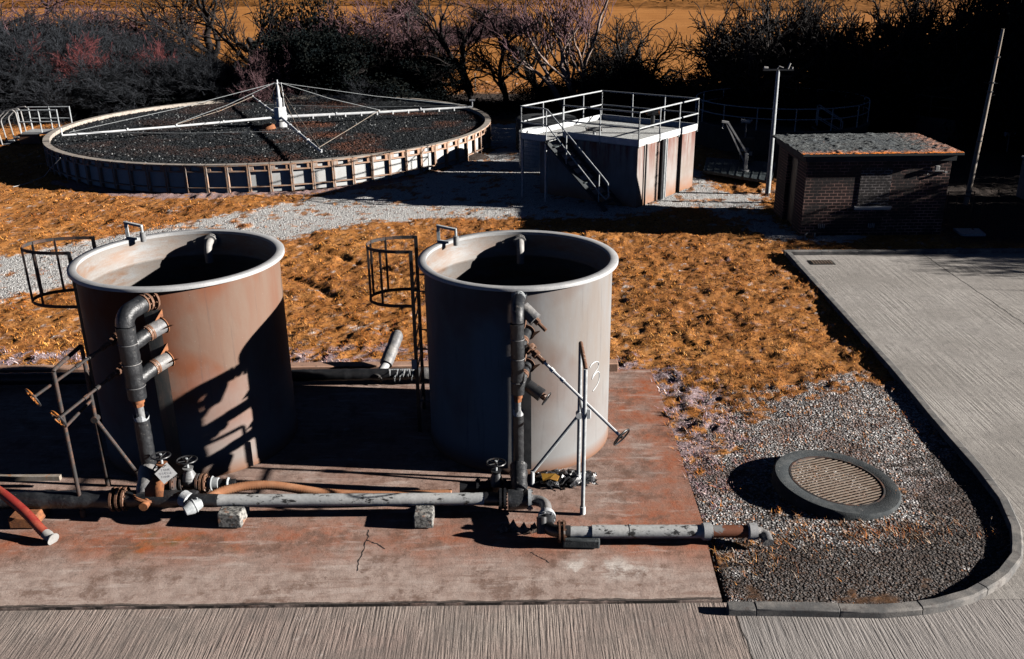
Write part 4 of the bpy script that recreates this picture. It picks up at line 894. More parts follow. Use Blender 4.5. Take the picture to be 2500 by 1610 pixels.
# access steps on the far left
t = thing('access_platform', 'small galvanised railed platform with steps at the left of the filter', 'platform', (-20.9, 41.2, 0))
def rail(parent, pts, h, r, mat, posts=None, mids=(.5,), name='handrail', pr=None, base=0.):
    m = MB(); P = [Vector(p) for p in pts]
    for q in (1.,)+tuple(mids): m.tube([p+Vector((0, 0, h*q)) for p in P], r, 8)
    m.build(name, mat, parent)
    for p in (posts if posts is not None else P):
        p = Vector(p); MB().cyl(p+Vector((0, 0, base)), p+Vector((0, 0, h+r)), pr or r, 8).build('post', mat, parent)
def A(x, y, Y=41.): return AT(x, y, Y)
m = MB(); m.box((-20.35, 41.1, .50), (1.75, 1.1, .06)); m.build('deck', m_rim, t)
m = MB()
for i in range(3): m.box((-21.45-.24*i, 41.0, .36-.15*i), (.26, .9, .03))
m.build('steps', m_galv, t); m = MB(); m.box((-20.9, 40.62, .26), (.9, .06, .42)); m.box((-21.0, 41.4, .25), (.06, .06, .5)); m.build('skirt', m_brown, t)
rail(t, [(-21.2, 40.6, .5), (-20.3, 40.6, .5), (-19.5, 40.6, .5)], .98, .03, m_galv); rail(t, [(-21.2, 41.6, .5), (-20.3, 41.6, .5), (-19.4, 41.6, .5)], .98, .03, m_galv)
for yy in (40.55, 41.0, 41.65):
    MB().tube([(-22.1, yy, .0), (-22.2, yy, .95), (-22.15, yy, 1.1), (-21.7, yy, 1.48), (-21.35, yy, 1.5), (-21.25, yy, 1.4), (-21.2, yy, .5)], .032, 8).build('stair_rail', m_lamp, t)

# ------------------------------------------------------------------ square concrete settling tank
u = Vector((.62, .785, 0)).normalized(); v = Vector((-u.y, u.x, 0)); F0 = Vector((3.88, 28.08, 0)); BL = 3.7; ZP = 1.97
t = thing('settling_tank', 'square concrete tank with a railed grating deck and side stairs', 'tank', tuple(F0), )
m_bw = worn('stained_tank_wall', (.175, .155, .14), (.15, .12, .10), 1.3, rough=.85, c=(.16, .055, .03), cth=(.56, .68), cscale=1.8, stretch=(2, 2, .35), bump=.3)
def bwmat():
    tt = NT('rust_streaked_concrete'); x = tt.sep(); st_ = tt.noise(2.2, 6, .65, tt.mapp((2.2, 2.2, .3)))
    col = tt.mix(tt.ramp(tt.noise(1.2, 4), .35, .65), (.25, .235, .225), (.20, .17, .15))
    k = tt.math('MULTIPLY', tt.ramp(x[2], .7, 1.95, .1, 1), tt.ramp(st_, .42, .58)); col = tt.mix(k, col, (.13, .045, .03))
    k = tt.math('MULTIPLY', tt.ramp(x[2], .55, .0, 0, .9), tt.ramp(tt.noise(2.5, 5), .25, .6, .5, 1)); col = tt.mix(k, col, (.22, .09, .035))
    return tt.out(col, .85, tt.bump(tt.noise(40, 5), .4, .006))
P = [F0, F0+u*BL, F0+u*BL+v*BL, F0+v*BL]; MB().prism([(p.x, p.y) for p in P], -.1, ZP-.08).build('wall', bwmat(), t, smooth=False, bevel=.02)
dk = NT('pale_grating'); br_ = dk.n.new('ShaderNodeTexBrick'); dk.L(dk.mapp((1, 1, 1), rot=(0, 0, -math.atan2(u.y, u.x))), br_.inputs['Vector'])
for k_, val in (('Scale', 1), ('Brick Width', .05), ('Row Height', .035), ('Mortar Size', .004)): br_.inputs[k_].default_value = val
br_.inputs['Color1'].default_value = (.50, .51, .50, 1); br_.inputs['Color2'].default_value = (.42, .43, .42, 1); br_.inputs['Mortar'].default_value = (.22, .22, .22, 1)
m_grat = dk.out(dk.mix(dk.ramp(dk.noise(2, 5), .5, .7, 0, .5), br_.outputs['Color'], (.3, .26, .22)), .7, dk.bump(br_.outputs['Fac'], .4, -.01))
Pd = [F0-v*.0-u*.03-v*.03, F0+u*(BL+.03)-v*.03, F0+u*(BL+.03)+v*(BL+.03), F0+v*(BL+.03)-u*.95, F0+v*(BL-.95)-u*.95, F0+v*(BL-.95)-u*.03]
MB().prism([(p.x, p.y) for p in Pd], ZP-.075, ZP-.02).build('deck', m_grat, t, smooth=False)
m = MB()
def toe(a, b): m.bar(a+Vector((0, 0, ZP+.05)), b+Vector((0, 0, ZP+.05)), .03, .19)
ring = [Pd[5], Pd[0], Pd[1], Pd[2], Pd[3], Pd[4]]
for a_, b_ in zip(ring, ring[1:]): toe(a_, b_)
m.build('toeboard', m_white, t, smooth=False)
for a_ in (F0+v*(BL+.0)-u*.93, F0+v*(BL-.93)-u*.93): MB().box((a_.x, a_.y, ZP/2-.04), (.07, .07, ZP-.09), math.atan2(u.y, u.x)).build('deck_leg', m_galv, t)
RH = .95
def side(a, b, n, mids=(.5,), rad=.024):
    a, b = a.copy(), b.copy(); a.z = b.z = ZP; rail(t, [a, b], RH, rad, m_galv, [a.lerp(b, (i+.0)/n) for i in range(n+1)], mids, pr=.022, base=-.12)
side(Pd[3]+v*.0, Pd[2], 4); side(Pd[2], Pd[1], 3); side(Pd[1], Pd[0], 3); side(Pd[0], Pd[5], 2)
# landing front rail then stairs, descending along the shaded face
A0 = Pd[3].copy(); A1 = F0+v*(BL-.95)-u*.95; A0.z = A1.z = ZP
sdir = -v; run = 2.26; foot = A1+sdir*run; foot.z = 0
for off, nm_ in ((0., 'near'), (.86, 'far')):
    a_ = A1+u*off; f_ = foot+u*off; a_.z = ZP; f_.z = 0.
    MB().bar(a_+Vector((0, 0, -.04)), f_+Vector((0, 0, .03)), .045, .2, u).build('stringer', m_galv if 0 else m_clar, t, smooth=False)
for i in range(1, 10):
    p = A1.lerp(foot, i/10); p.z = ZP*(1-i/10)+.0; c = p+u*.43; MB().box((c.x, c.y, c.z), (.80, .22, .03), math.atan2(u.y, u.x)).build('tread', m_blue, t, smooth=False)
pts = [A0, A1]; hr = MB(); low = A1.lerp(foot, .93)
for q, e_ in ((RH, 0), (RH*.5, 1)): pass
H_ = Vector((0, 0, RH)); Hm = Vector((0, 0, RH*.48))
endp = A1.lerp(foot, .97); hr.tube([A0+H_, A1+sdir*-.1+H_, A1+sdir*.05+H_-Vector((0, 0, .03)), endp+H_, endp+H_+sdir*.12-Vector((0, 0, .12)), endp+Hm+sdir*.16-Vector((0, 0, .02)), endp+Hm+sdir*.06-Vector((0, 0, .12)), endp+Hm-sdir*.1-Vector((0, 0, .02)), A1+Hm+sdir*.05-Vector((0, 0, .03)), A1+Hm-sdir*.1, A0+Hm], .022, 8)
hr.build('stair_handrail', m_galv, t)
hp = MB(); B0 = A1+u*.9; hp.tube([B0+Hm*1.9, B0+Vector((0, 0, .1)), B0+Vector((0, 0, .05))-v*-.2], .02, 8); hp.build('loop_rail', m_galv, t)
for q in (0., .34, .88):
    p = A1.lerp(foot, q); MB().cyl(p+Vector((0, 0, -.05)), p+Vector((0, 0, RH)), .02, 8).build('post', m_galv, t)
MB().cyl(A0+Vector((0, 0, -.1)), A0+Vector((0, 0, RH)), .022, 8).build('post', m_galv, t)
# pipes down the lit face
for s_, r_1, mt in ((1.42, .05, m_dark), (1.58, .045, m_galv), (1.70, .03, m_galv), (.42, .03, m_dark), (2.62, .035, m_dark)):
    p = F0+u*s_-v*.055; MB().cyl((p.x, p.y, .0), (p.x, p.y, ZP-.05), r_1, 10).build('downpipe', mt, t)
# two actuators standing on the deck
for q, lb in ((F0+u*.55+v*1.95, 'small valve actuator on the deck near the stairs'), (F0+u*3.1+v*1.3, 'dark valve actuator with brown caps by the back rail of the deck')):
    t2 = thing('valve_actuator', lb, 'valve actuator', (q.x, q.y, ZP-.02), 'actuators on the settling tank deck'); big = 'back' in lb
    MB().cyl((q.x, q.y, ZP-.02), (q.x, q.y, ZP+(.38 if big else .14)), .07 if big else .05, 10).build('column', m_dark if big else m_galv, t2)
    z_ = ZP+(.45 if big else .2); m = MB(); m.cyl((q.x-.2, q.y, z_), (q.x+.18, q.y, z_), .07, 12); m.cyl((q.x, q.y-.1, z_), (q.x, q.y+.14, z_), .06, 12); m.build('gearbox', m_dark if big else m_grey, t2)
    for s_ in (-.22, .2): MB().cyl((q.x+s_-.02, q.y, z_), (q.x+s_+.03, q.y, z_+.01), .075, 12).build('end_cap', m_orust if big else m_rust, t2)
    if not big: handwheel(MB(), (q.x-.26, q.y-.02, z_+.05), (1, .2, .2), .1).build('handwheel', m_galv, t2)
# small round tanks behind it
c = G(1258, 318, 1.5); c = Vector((1.35, 34.6, 0))
t = thing('round_chamber', 'pale ribbed round chamber behind the left end of the settling tank', 'chamber', tuple(c))
MB().lathe([(1.0, 0), (1.0, 1.35), (.9, 1.35), (.9, .5), (0, .5)], c, 48).build('wall', m_galv, t)
m = MB()
for z in np.arange(.15, 1.3, .14): m.torus((c.x, c.y, float(z)), (0, 0, 1), 1.0, .018, 48, 5)
m.build('hoop', m_galv, t)
c = Vector((1.5, 38.5, 0)); t = thing('round_chamber', 'darker flat topped round chamber farthest behind the settling tank', 'chamber', tuple(c))
MB().lathe([(1.25, 0), (1.25, 1.22), (1.18, 1.26), (.55, 1.26), (.5, 1.2), (0, 1.2)], c, 48).build('wall', m_clar, t); MB().lathe([(.58, 1.262), (.5, 1.30), (0, 1.30)], c, 24).build('lid', m_dark, t)

# ------------------------------------------------------------------ brick shed
t = thing('brick_shed', 'low dark brick shed with a flat lichen covered roof', 'shed', (7.9, 24.7, 0)); SX0, SX1, SY0, SY1, SH = 7.98, 11.86, 24.72, 27.45, 2.06
DY0, DY1 = 25.55, 26.5
m = MB(); m.box(((SX0+SX1)/2, SY0+.11, SH/2), (SX1-SX0, .22, SH)); m.box(((SX0+SX1)/2, SY1-.11, SH/2), (SX1-SX0, .22, SH)); m.box((SX1-.11, (SY0+SY1)/2, SH/2), (.218, SY1-SY0-.44, SH))
m.box((SX0+.11, (SY0+.22+DY0)/2, SH/2), (.218, DY0-SY0-.22, SH)); m.box((SX0+.11, (SY1-.22+DY1)/2, SH/2), (.218, SY1-.22-DY1, SH)); m.box((SX0+.11, (DY0+DY1)/2, SH-.06), (.216, DY1-DY0, .12))
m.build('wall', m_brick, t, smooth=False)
MB().box((SX0+.14, (DY0+DY1)/2, .97), (.05, DY1-DY0, 1.94)).build('door', worn('dark_door_paint', (.012, .014, .016), (.02, .02, .022), 6), t, smooth=False)
m = MB(); m.box(((SX0+SX1)/2, (SY0+SY1)/2, SH+.10), (SX1-SX0+.16, SY1-SY0+.16, .20)); m.build('fascia', m_clar, t, smooth=False)
# roof slab with a finely uneven mossy top
RX0, RX1, RY0, RY1 = SX0-.2, SX1+.2, SY0-.22, SY1+.18; nx_, ny_ = 150, 110; gx_, gy_ = np.meshgrid(np.linspace(RX0, RX1, nx_), np.linspace(RY0, RY1, ny_))
zz = SH+.235+.02*(fbm(gx_*9, gy_*9, 71, 4)-.5)*2+.03*np.clip(fbm(gx_*5, gy_*5, 72, 4)-.52, 0, 1)*4
idx = np.arange(nx_*ny_).reshape(ny_, nx_); Fr = np.stack([idx[:-1, :-1], idx[:-1, 1:], idx[1:, 1:], idx[1:, :-1]], -1).reshape(-1, 4)
rf = npmesh('roof', np.stack([gx_-7.9+.0-(RX0-7.9), gy_-24.7-(RY0-24.7), zz], -1).reshape(-1, 3), Fr, m_roof, parent=t); rf.location = (RX0-7.9, RY0-24.7, 0); rf.data.shade_smooth()
MB().box(((RX0+RX1)/2, (RY0+RY1)/2, SH+.2), (RX1-RX0, RY1-RY0, .06)).build('roof_edge', m_clar, t, smooth=False)
m = MB(); m.box((9.88, SY0-.03, .80), (1.02, .08, .05)); m.box((9.88, SY0-.02, .75), (1.0, .06, .05)); m.build('window_sill', m_rim, t, bevel=.006)
MB().box((9.88, SY0-.006, 1.36), (.84, .02, 1.02)).build('blocked_window', patch_mat(), t, smooth=False)
m = MB(); m.box((11.47, SY0-.05, 1.86), (.11, .07, .12)); m.build('wall_lamp', m_lamp, t, bevel=.01); m = MB(); m.box((11.72, SY0-.04, 1.74), (.07, .06, .05)); m.build('switch_box', m_lamp, t)
MB().tube([(11.25, SY0-.02, 1.68), (11.25, SY0-.02, 1.77), (11.66, SY0-.02, 1.77), (11.68, SY0-.02, 1.74)], .010, 6).build('conduit', m_galv, t)
for x in (8.47, 9.84):
    m = MB(); 
    for i in range(4): m.box((x+.05*i, SY0-.012, .28-.01*(i % 2)), (.022, .02, .12))
    m.build('air_vent', m_lamp, t)
m = MB(); m.tube([(8.05, SY0-.25, .0), (8.05, SY0-.25, .11), (8.12, SY0-.2, .14)], .02, 6); m.tube([(8.3, SY0-.28, .0), (8.3, SY0-.28, .16)], .02, 6); tag(m.build('pipe_stub', m_lamp, loc=(8.1, SY0-.25, 0)), 'two little pale pipe ends at the front left foot of the shed', 'pipe stub')

# ------------------------------------------------------------------ poles
b0, b1 = Vector((8.42, 29.81, 0)), Vector((8.40, 29.81, 3.93))
t = thing('utility_pole', 'slim pale pole with a dark crossarm standing behind the shed', 'pole', tuple(b0))
MB().tube([b0, b1], [.085, .055], 14).build('shaft', m_galv, t)
m = MB(); m.box(b1+Vector((0, -.02, .0)), (.95, .06, .05)); m.build('crossarm', m_dark, t)
m = MB(); m.tube([b1+Vector((-.45, 0, .06)), b1+Vector((-.32, 0, .05))], .05, 8); m.tube([b1+Vector((.30, 0, .02)), b1+Vector((.36, 0, .2))], .03, 8); m.tube([b1+Vector((.42, 0, -.03)), b1+Vector((.44, 0, .08))], .03, 8); m.tube([b1+Vector((-.05, 0, .0)), b1+Vector((.02, 0, .1)), b1+Vector((.16, 0, .06))], .02, 8); m.build('floodlight', m_lamp, t)
b0 = AT(2256, 475, 28.0); b0.z = 0; b1 = AT(2342, 68, 28.0)
t = thing('leaning_pole', 'tall rusty pale pole leaning right behind the shed', 'pole', tuple(b0))
MB().tube([b0, b0.lerp(b1, .5), b1], [.085, .07, .04], 12).build('shaft', m_pole, t)
m = MB()
for q in (.38, .66, .71, .85): p = b0.lerp(b1, q); m.cyl(p-Vector((0, 0, .02)), p+Vector((0, 0, .02)), .085, 10)
p = b0.lerp(b1, .7); m.tube([p, p+Vector((.18, 0, .03))], .012, 6); m.tube([p, p+Vector((-.24, 0, .07))], .012, 6); m.tube([p+Vector((0, 0, -.35)), p+Vector((.16, 0, -.3))], .012, 6); m.build('clamp', m_dark, t)

# ------------------------------------------------------------------ shaded round clarifier, hoist, kiosk
cc = Vector((11.4, 39.6, 0)); t = thing('clarifier_tank', 'dark round railed tank in the shade behind the shed', 'tank', tuple(cc))
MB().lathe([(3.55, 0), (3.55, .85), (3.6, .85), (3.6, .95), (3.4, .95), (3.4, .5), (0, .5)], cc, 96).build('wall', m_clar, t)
def P_(deg, z=.95, r=3.5): return cc+Vector((math.cos(R_(deg))*r, math.sin(R_(deg))*r, z))
ang = list(range(150, 331, 20)); m = MB()
for q in (.85, .45): m.tube([P_(a_, .95+q) for a_ in range(0, 361, 12)], .02, 6)
m.build('handrail', m_galv, t)
for a_ in range(0, 360, 24): p = P_(a_); MB().cyl(p, p+Vector((0, 0, .87)), .022, 8).build('post', m_galv, t)
m = MB(); s0 = AT(1912, 252, 37.2); s1 = AT(1968, 285, 37.2)
for dy in (0, .7):
    o_ = Vector((dy*.25, dy, 0)); m.tube([s0+o_-Vector((0, 0, .7)), s0+o_, s0+o_+Vector((.08, 0, .0)), s1+o_, s1+o_-Vector((0, 0, .9))], .022, 6); m.tube([s0+o_-Vector((0, 0, .42)), s1+o_-Vector((0, 0, .42))], .018, 6)
m.build('stair_rail', m_galv, t)
m = MB(); m.bar(s0+Vector((0, .35, -.85)), s1+Vector((.5, .35, -1.25)), .6, .06); m.build('stair_flight', m_clar, t, smooth=False)
c2 = Vector((20.5, 41, 0)); t = thing('clarifier_tank', 'unlit round tank at the far right behind the leaning pole', 'tank', tuple(c2))
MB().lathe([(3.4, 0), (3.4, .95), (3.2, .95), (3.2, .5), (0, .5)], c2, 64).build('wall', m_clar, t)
m = MB()
for q in (.85, .45): m.tube([c2+Vector((math.cos(R_(a_))*3.35, math.sin(R_(a_))*3.35, .95+q)) for a_ in range(0, 361, 15)], .02, 6)
m.tube([c2+Vector((-5.2, -1.5, .9)), c2+Vector((-3.3, -1.4, 1.8)), c2+Vector((-3.2, -1.4, .9))], .02, 6); m.build('handrail', m_dkrust, t)
for a_ in range(0, 360, 30): p = c2+Vector((math.cos(R_(a_))*3.35, math.sin(R_(a_))*3.35, .95)); MB().cyl(p, p+Vector((0, 0, .87)), .022, 8).build('post', m_dkrust, t)
for o_, lb in ((AT(1743, 284, 34.9), 'pale motor head on a thin stem in front of the shaded round tank'), (AT(2358, 315, 36.5), 'pale motor head on a thin stem left of the leaning pole')):
    t = thing('motor_head', lb, 'motor', (o_.x, o_.y, 0), 'motor heads beside the shaded tanks'); 
    MB().cyl((o_.x, o_.y, 0), (o_.x, o_.y, o_.z), .03, 8).build('stem', m_grey, t)
    m = MB(); m.cyl(o_+Vector((-.16, 0, .02)), o_+Vector((.14, 0, -.02)), .075, 12); m.cyl(o_+Vector((.14, 0, 0)), o_+Vector((.22, 0, .05)), .04, 8); m.torus(o_+Vector((-.18, 0, .02)), (1, 0, .2), .08, .015, 16, 5); m.build('motor', m_rim, t)
t = thing('davit_crane', 'pale bent davit hoist standing on the dark deck', 'crane', (8.27, 32.35, .22))
ba, tp_ = Vector((8.27, 32.35, .22)), AT(1700, 290, 32.35)
kn = AT(1742, 355, 32.35); m = MB(); m.box(ba+Vector((0, 0, .32)), (.12, .12, .64)); m.cyl(ba, ba+Vector((0, 0, .05)), .14, 12); m.build('mast_base', m_rim, t, bevel=.01)
m = MB(); m.bar(ba+Vector((0, 0, .62)), kn, .06, .06); m.bar(kn, tp_+Vector((0, 0, .05)), .06, .06); m.bar(ba+Vector((-.04, 0, .3)), tp_+Vector((-.04, 0, .0)), .05, .05)
for q in (.3, .62): m.bar((ba+Vector((-.04, 0, .3))).lerp(tp_, q), kn.lerp(tp_, max(q-.15, 0)), .03, .03)
m.bar(tp_+Vector((.02, 0, .05)), tp_+Vector((-.22, 0, .09)), .07, .07); m.build('jib', m_rim, t, smooth=False)
MB().torus(tp_+Vector((-.16, 0, -.12)), (0, 1, 0), .035, .012, 14, 5).build('hook', m_rim, t)
MB().cyl(tp_+Vector((-.16, 0, -.08)), tp_+Vector((-.16, 0, .06)), .008, 5).build('wire', m_rim, t)
t = thing('control_post', 'dark control post with three pale switch boxes beside the hoist', 'control post', (8.75, 34, 0))
m = MB(); m.box((8.72, 34.05, .55), (.5, .12, 1.1)); m.build('panel', m_clar, t)
for p in ((1736, 349), (1744, 350), (1752, 359)): q = AT(*p, 33.96); MB().box(q, (.13, .06, .15)).build('switch_box', m_lamp, t, bevel=.01)
dkp = [G(1642, 398, .22), G(1800, 424, .22), G(1812, 380, .22), G(1650, 368, .22)]
m = MB(); m.prism([(p.x, p.y) for p in dkp], .12, .22)
for i in range(9): 
    a_ = dkp[0].lerp(dkp[1], (i+.5)/9); b_ = dkp[3].lerp(dkp[2], (i+.5)/9); m.bar(a_+Vector((0, 0, .012)), b_+Vector((0, 0, .012)), .03, .02)
tag(m.build('chamber_cover', m_blue, loc=tuple(dkp[0]), smooth=False), 'dark slatted metal cover deck between the settling tank and the pale pole', 'deck')
hx = [G(2225, 535, .04), G(2285, 535, .04), G(2302, 549, .04), G(2246, 549, .04)]; m = MB(); m.prism([(p.x, p.y) for p in hx][::-1], .0, .06)
tag(m.build('access_hatch', m_galv, loc=tuple(hx[0]), smooth=False), 'flat square steel hatch in the ground right of the shed', 'hatch')
t = thing('barrier', 'low dark tubular barrier standing right of the shed', 'barrier', (13.5, 28, 0)); q0, q1 = G(2228, 508), G(2290, 508); up_ = Vector((0, 0, .62))
MB().tube([q0, q0+up_, q1+up_, q1], .02, 8).build('frame', m_dkrust, t); MB().tube([q0+Vector((0, .6, 0)), q0+up_+Vector((0, .6, 0)), q1+up_+Vector((0, .6, 0)), q1+Vector((0, .6, 0))], .02, 8).build('frame', m_dkrust, t)
c = Vector((16.9, 28.6, 0)); t = thing('cabinet', 'grey cabinet at the right edge beyond the leaning pole', 'cabinet', tuple(c))
MB().box((c.x, c.y, .62), (1.5, .9, 1.24)).build('body', m_grey, t, bevel=.02); MB().box((c.x, c.y, 1.27), (1.58, .98, .05)).build('lid', m_rim, t, bevel=.01); MB().cyl((c.x-.55, c.y-.47, .75), (c.x-.55, c.y-.45, .75), .05, 10).build('lock', m_dark, t)
for px_, py_, lb in ((543, 232, 'thin pale fence post left of the distributor mast'), (838, 180, 'thin pale fence post in the dark hedge above the filter'), (1110, 200, 'thin pale fence post below the hedge trees beside the field gap')):
    p = G(px_, py_+15); MB().box
    tag(MB().box((p.x, p.y, .55), (.07, .07, 1.1)).build('fence_post', m_pole, loc=(p.x, p.y, 0), bevel=.01), lb, 'fence post', 'fence posts in the hedge')
m = MB(); 
rgp = random.Random(8); ms = []
ctr = G(1178, 415) ; a1 = G(1125, 383)
for cpt, sc, lb in ((Vector((-1.5, 36.6, 0)), .5, 'dark mound of dug soil beside the right side of the filter'),):
    V = []; Fm = []; nn = 24
    gx_, gy_ = np.meshgrid(np.linspace(-1, 1, nn), np.linspace(-1, 1, nn)); rr_ = np.hypot(gx_, gy_)
    zz = np.clip(1-rr_, 0, 1)*.32*(.6+.8*fbm(gx_*4+5, gy_*4+5, 9))-.03; m.add(np.stack([cpt.x+gx_*.75, cpt.y+gy_*.6, zz], -1).reshape(-1, 3), [(i*nn+j, i*nn+j+1, (i+1)*nn+j+1, (i+1)*nn+j) for i in range(nn-1) for j in range(nn-1)])
    tag(m.build('soil_mound', worn('dark_soil', (.03, .02, .015), (.06, .04, .03), 12, bump=1, bd=.03), loc=tuple(cpt)), lb, 'soil mound')
pc = G(1256, 368); tag(MB().tube([pc+Vector((0, 0, .25)), pc+Vector((-.1, -.9, .05))], .05, 8).build('pipe_stub', m_white, loc=tuple(pc)), 'short white pipe lying on the gravel left of the settling tank', 'pipe stub')

# ------------------------------------------------------------------ trees
def grow(rg, p, d, L, r, lev, prm, out, tw):
    n = max(2, int(3+lev*.6)); seg = L/n; q = p.copy(); dd = d.copy(); pts = [q.copy()]
    for i in range(n):
        dd = (dd+Vector((rg.gauss(0, 1), rg.gauss(0, 1), rg.gauss(0, 1)))*prm['wig']+Vector((0, 0, prm['up']*(1 if lev < prm['lv']-1 else .3)))).normalized()
        q = q+dd*seg; pts.append(q.copy())
    r1 = r*prm['tap']; N = len(pts)
    for i in range(N-1):
        ra = r+(r1-r)*i/(N-1); rb = r+(r1-r)*(i+1)/(N-1); (out if lev >= tw else prm['crown']).append((*pts[i], *pts[i+1], ra, rb))
    if lev == 0: return
    k = prm['br'] if lev < prm['lv'] else prm['br0']
    for j in range(k):
        f = 1 if j == 0 else rg.uniform(prm['lo'], 1); idx = min(int(f*(N-1)), N-1); b = pts[idx]
        ax = Vector((rg.gauss(0, 1), rg.gauss(0, 1), rg.gauss(0, 1))); ax = (ax-dd*ax.dot(dd)).normalized(); sp = prm['sp']*(.35 if j == 0 else rg.uniform(.7, 1.25))
        nd = (dd*math.cos(sp)+ax*math.sin(sp)).normalized()
        grow(rg, b, nd, L*prm['len']*rg.uniform(.75, 1.15), max(r1*(.95 if j == 0 else .7), prm['rmin']), lev-1, prm, out, tw)
def segmesh(name, segs, mat, parent, ns=4):
    S = np.array(segs, float); A_, B_ = S[:, :3], S[:, 3:6]; d = B_-A_; d /= np.linalg.norm(d, axis=1)[:, None]+1e-9
    ref = np.where(np.abs(d[:, 2:3]) > .9, np.array([[1., 0, 0]]), np.array([[0, 0, 1.]])); u_ = np.cross(d, ref); u_ /= np.linalg.norm(u_, axis=1)[:, None]; v_ = np.cross(d, u_)
    ang_ = np.arange(ns)*2*np.pi/ns; rg_ = u_[:, None]*np.cos(ang_)[None, :, None]+v_[:, None]*np.sin(ang_)[None, :, None]
    V = np.concatenate([A_[:, None]+rg_*S[:, 6][:, None, None], B_[:, None]+rg_*S[:, 7][:, None, None]], 1); n = len(S)
    k = np.arange(ns); q = np.stack([k, (k+1) % ns, ns+(k+1) % ns, ns+k], -1); F = (q[None]+2*ns*np.arange(n)[:, None, None]).reshape(-1, 4)
    o = npmesh(name, V.reshape(-1, 3), F, mat, parent=parent); o.data.shade_smooth() if ns > 4 else None; return o
def leafcloud(n, blobs, size, seed):
    g = np.random.default_rng(seed); P = []
    for (x, y, z, rx, rz, wgt) in blobs:
        k = int(n*wgt); v = g.normal(size=(k, 3)); v /= np.linalg.norm(v, axis=1)[:, None]; v *= (g.random((k, 1))**.45); P.append(v*np.array([rx, rx, rz])+np.array([x, y, z]))
    P = np.concatenate(P); P = P[P[:, 2] > .02]; k = len(P); d1 = g.normal(size=(k, 3)); d1 /= np.linalg.norm(d1, axis=1)[:, None]; d2 = np.cross(d1, g.normal(size=(k, 3))); d2 /= np.linalg.norm(d2, axis=1)[:, None]
    s = size*(.5+g.random((k, 1))); V = np.stack([P-d1*s, P+d2*s*.6, P+d1*s, P-d2*s*.6], 1).reshape(-1, 3); return V, np.arange(4*k).reshape(k, 4)
PROTO = {}
def make_tree(kind, seed):
    rg = random.Random(seed); out = []; cr = []
    P = dict(haw=dict(wig=.22, up=.02, tap=.72, br=3, br0=5, lo=.3, sp=.75, len=.76, rmin=.011, lv=6, h=1.1, r=.15, tw=3, bark=m_bark_d, tm=m_bark_d),
             ash=dict(wig=.07, up=.07, tap=.70, br=3, br0=3, lo=.45, sp=.30, len=.78, rmin=.011, lv=5, h=2.0, r=.10, tw=3,
                      bark=m_bark_p, tm=m_bark_k),
             lone=dict(wig=.20, up=.03, tap=.74, br=3, br0=5, lo=.3, sp=.62, len=.78, rmin=.012, lv=5, h=1.5, r=.17, tw=2, bark=m_bark_d, tm=m_bark_d),
             _x=dict( bark=m_bark_p, tm=m_bark_k),
             shrub=dict(wig=.13, up=.03, tap=.6, br=4, br0=7, lo=.2, sp=.5, len=.68, rmin=.008, lv=5, h=1.5, r=.045, tw=5, bark=m_bark_b, tm=m_bark_b),
             red=dict(wig=.16, up=.02, tap=.6, br=4, br0=7, lo=.2, sp=.6, len=.68, rmin=.008, lv=5, h=1.2, r=.04, tw=5, bark=m_bark_d, tm=m_bark_r),
             rose=dict(wig=.16, up=.02, tap=.6, br=4, br0=7, lo=.2, sp=.6, len=.68, rmin=.008, lv=5, h=1.2, r=.04, tw=5, bark=m_bark_d, tm=m_bark_k),
             pink=dict(wig=.18, up=.02, tap=.7, br=3, br0=5, lo=.3, sp=.62, len=.77, rmin=.010, lv=6, h=1.25, r=.15, tw=3, bark=m_bark_d, tm=m_bark_k),
             ivy=dict(wig=.2, up=.03, tap=.7, br=3, br0=4, lo=.3, sp=.7, len=.74, rmin=.008, lv=5, h=1.5, r=.16, tw=3, bark=m_bark_d, tm=m_bark_d))[kind]
    P['crown'] = cr
    stems = dict(lone=1, haw=3, ash=4, shrub=11, red=12, rose=12, pink=3, ivy=1)[kind]
    for i in range(stems):
        a = rg.uniform(0, 6.28); sp = dict(lone=.1, haw=.28, ash=.22, shrub=.55, red=.6, rose=.6, pink=.25, ivy=0)[kind]*rg.uniform(.3, 1.2); d = Vector((math.cos(a)*math.sin(sp), math.sin(a)*math.sin(sp), math.cos(sp)))
        base = Vector((math.cos(a), math.sin(a), 0))*(.25*rg.random() if stems < 5 else .9*rg.random())
        grow(rg, base-Vector((0, 0, .05)), d, P['h']*rg.uniform(.85, 1.15), P['r']*rg.uniform(.6, 1), P['lv'], P, out, P['tw'])
    return out, cr, P
def tree_obj(kind, seed):
    key = (kind, seed)
    root = bpy.data.objects.new('tree', None); COL.objects.link(root)
    if key not in PROTO:
        out, cr, P = make_tree(kind, seed); o1 = segmesh('trunk' if kind not in ('shrub', 'red', 'rose') else 'stems', out, P['bark'], root, 6); top = max([s[5] for s in out+cr]); rad = np.percentile([math.hypot(s[3], s[4]) for s in out+cr], 90)
        parts = [o1, segmesh('crown' if kind not in ('shrub', 'red', 'rose') else 'twigs', cr, P['tm'], root, 3)]
        if kind == 'ivy':
            g = random.Random(seed); bl = [(g.gauss(0, rad*.5), g.gauss(0, rad*.5), g.uniform(.1, .85)*top, g.uniform(.5, 1.0), g.uniform(.5, 1.1), 1/26) for _ in range(26)]
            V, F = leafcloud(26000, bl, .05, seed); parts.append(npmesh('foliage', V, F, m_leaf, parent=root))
        PROTO[key] = ([p.data for p in parts], [p.name.split('.')[0] for p in parts], top, rad)
    else:
        for me, nm_ in zip(PROTO[key][0], PROTO[key][1]):
            o = bpy.data.objects.new(nm_, me); COL.objects.link(o); o.parent = root
    return root, PROTO[key][2], PROTO[key][3]
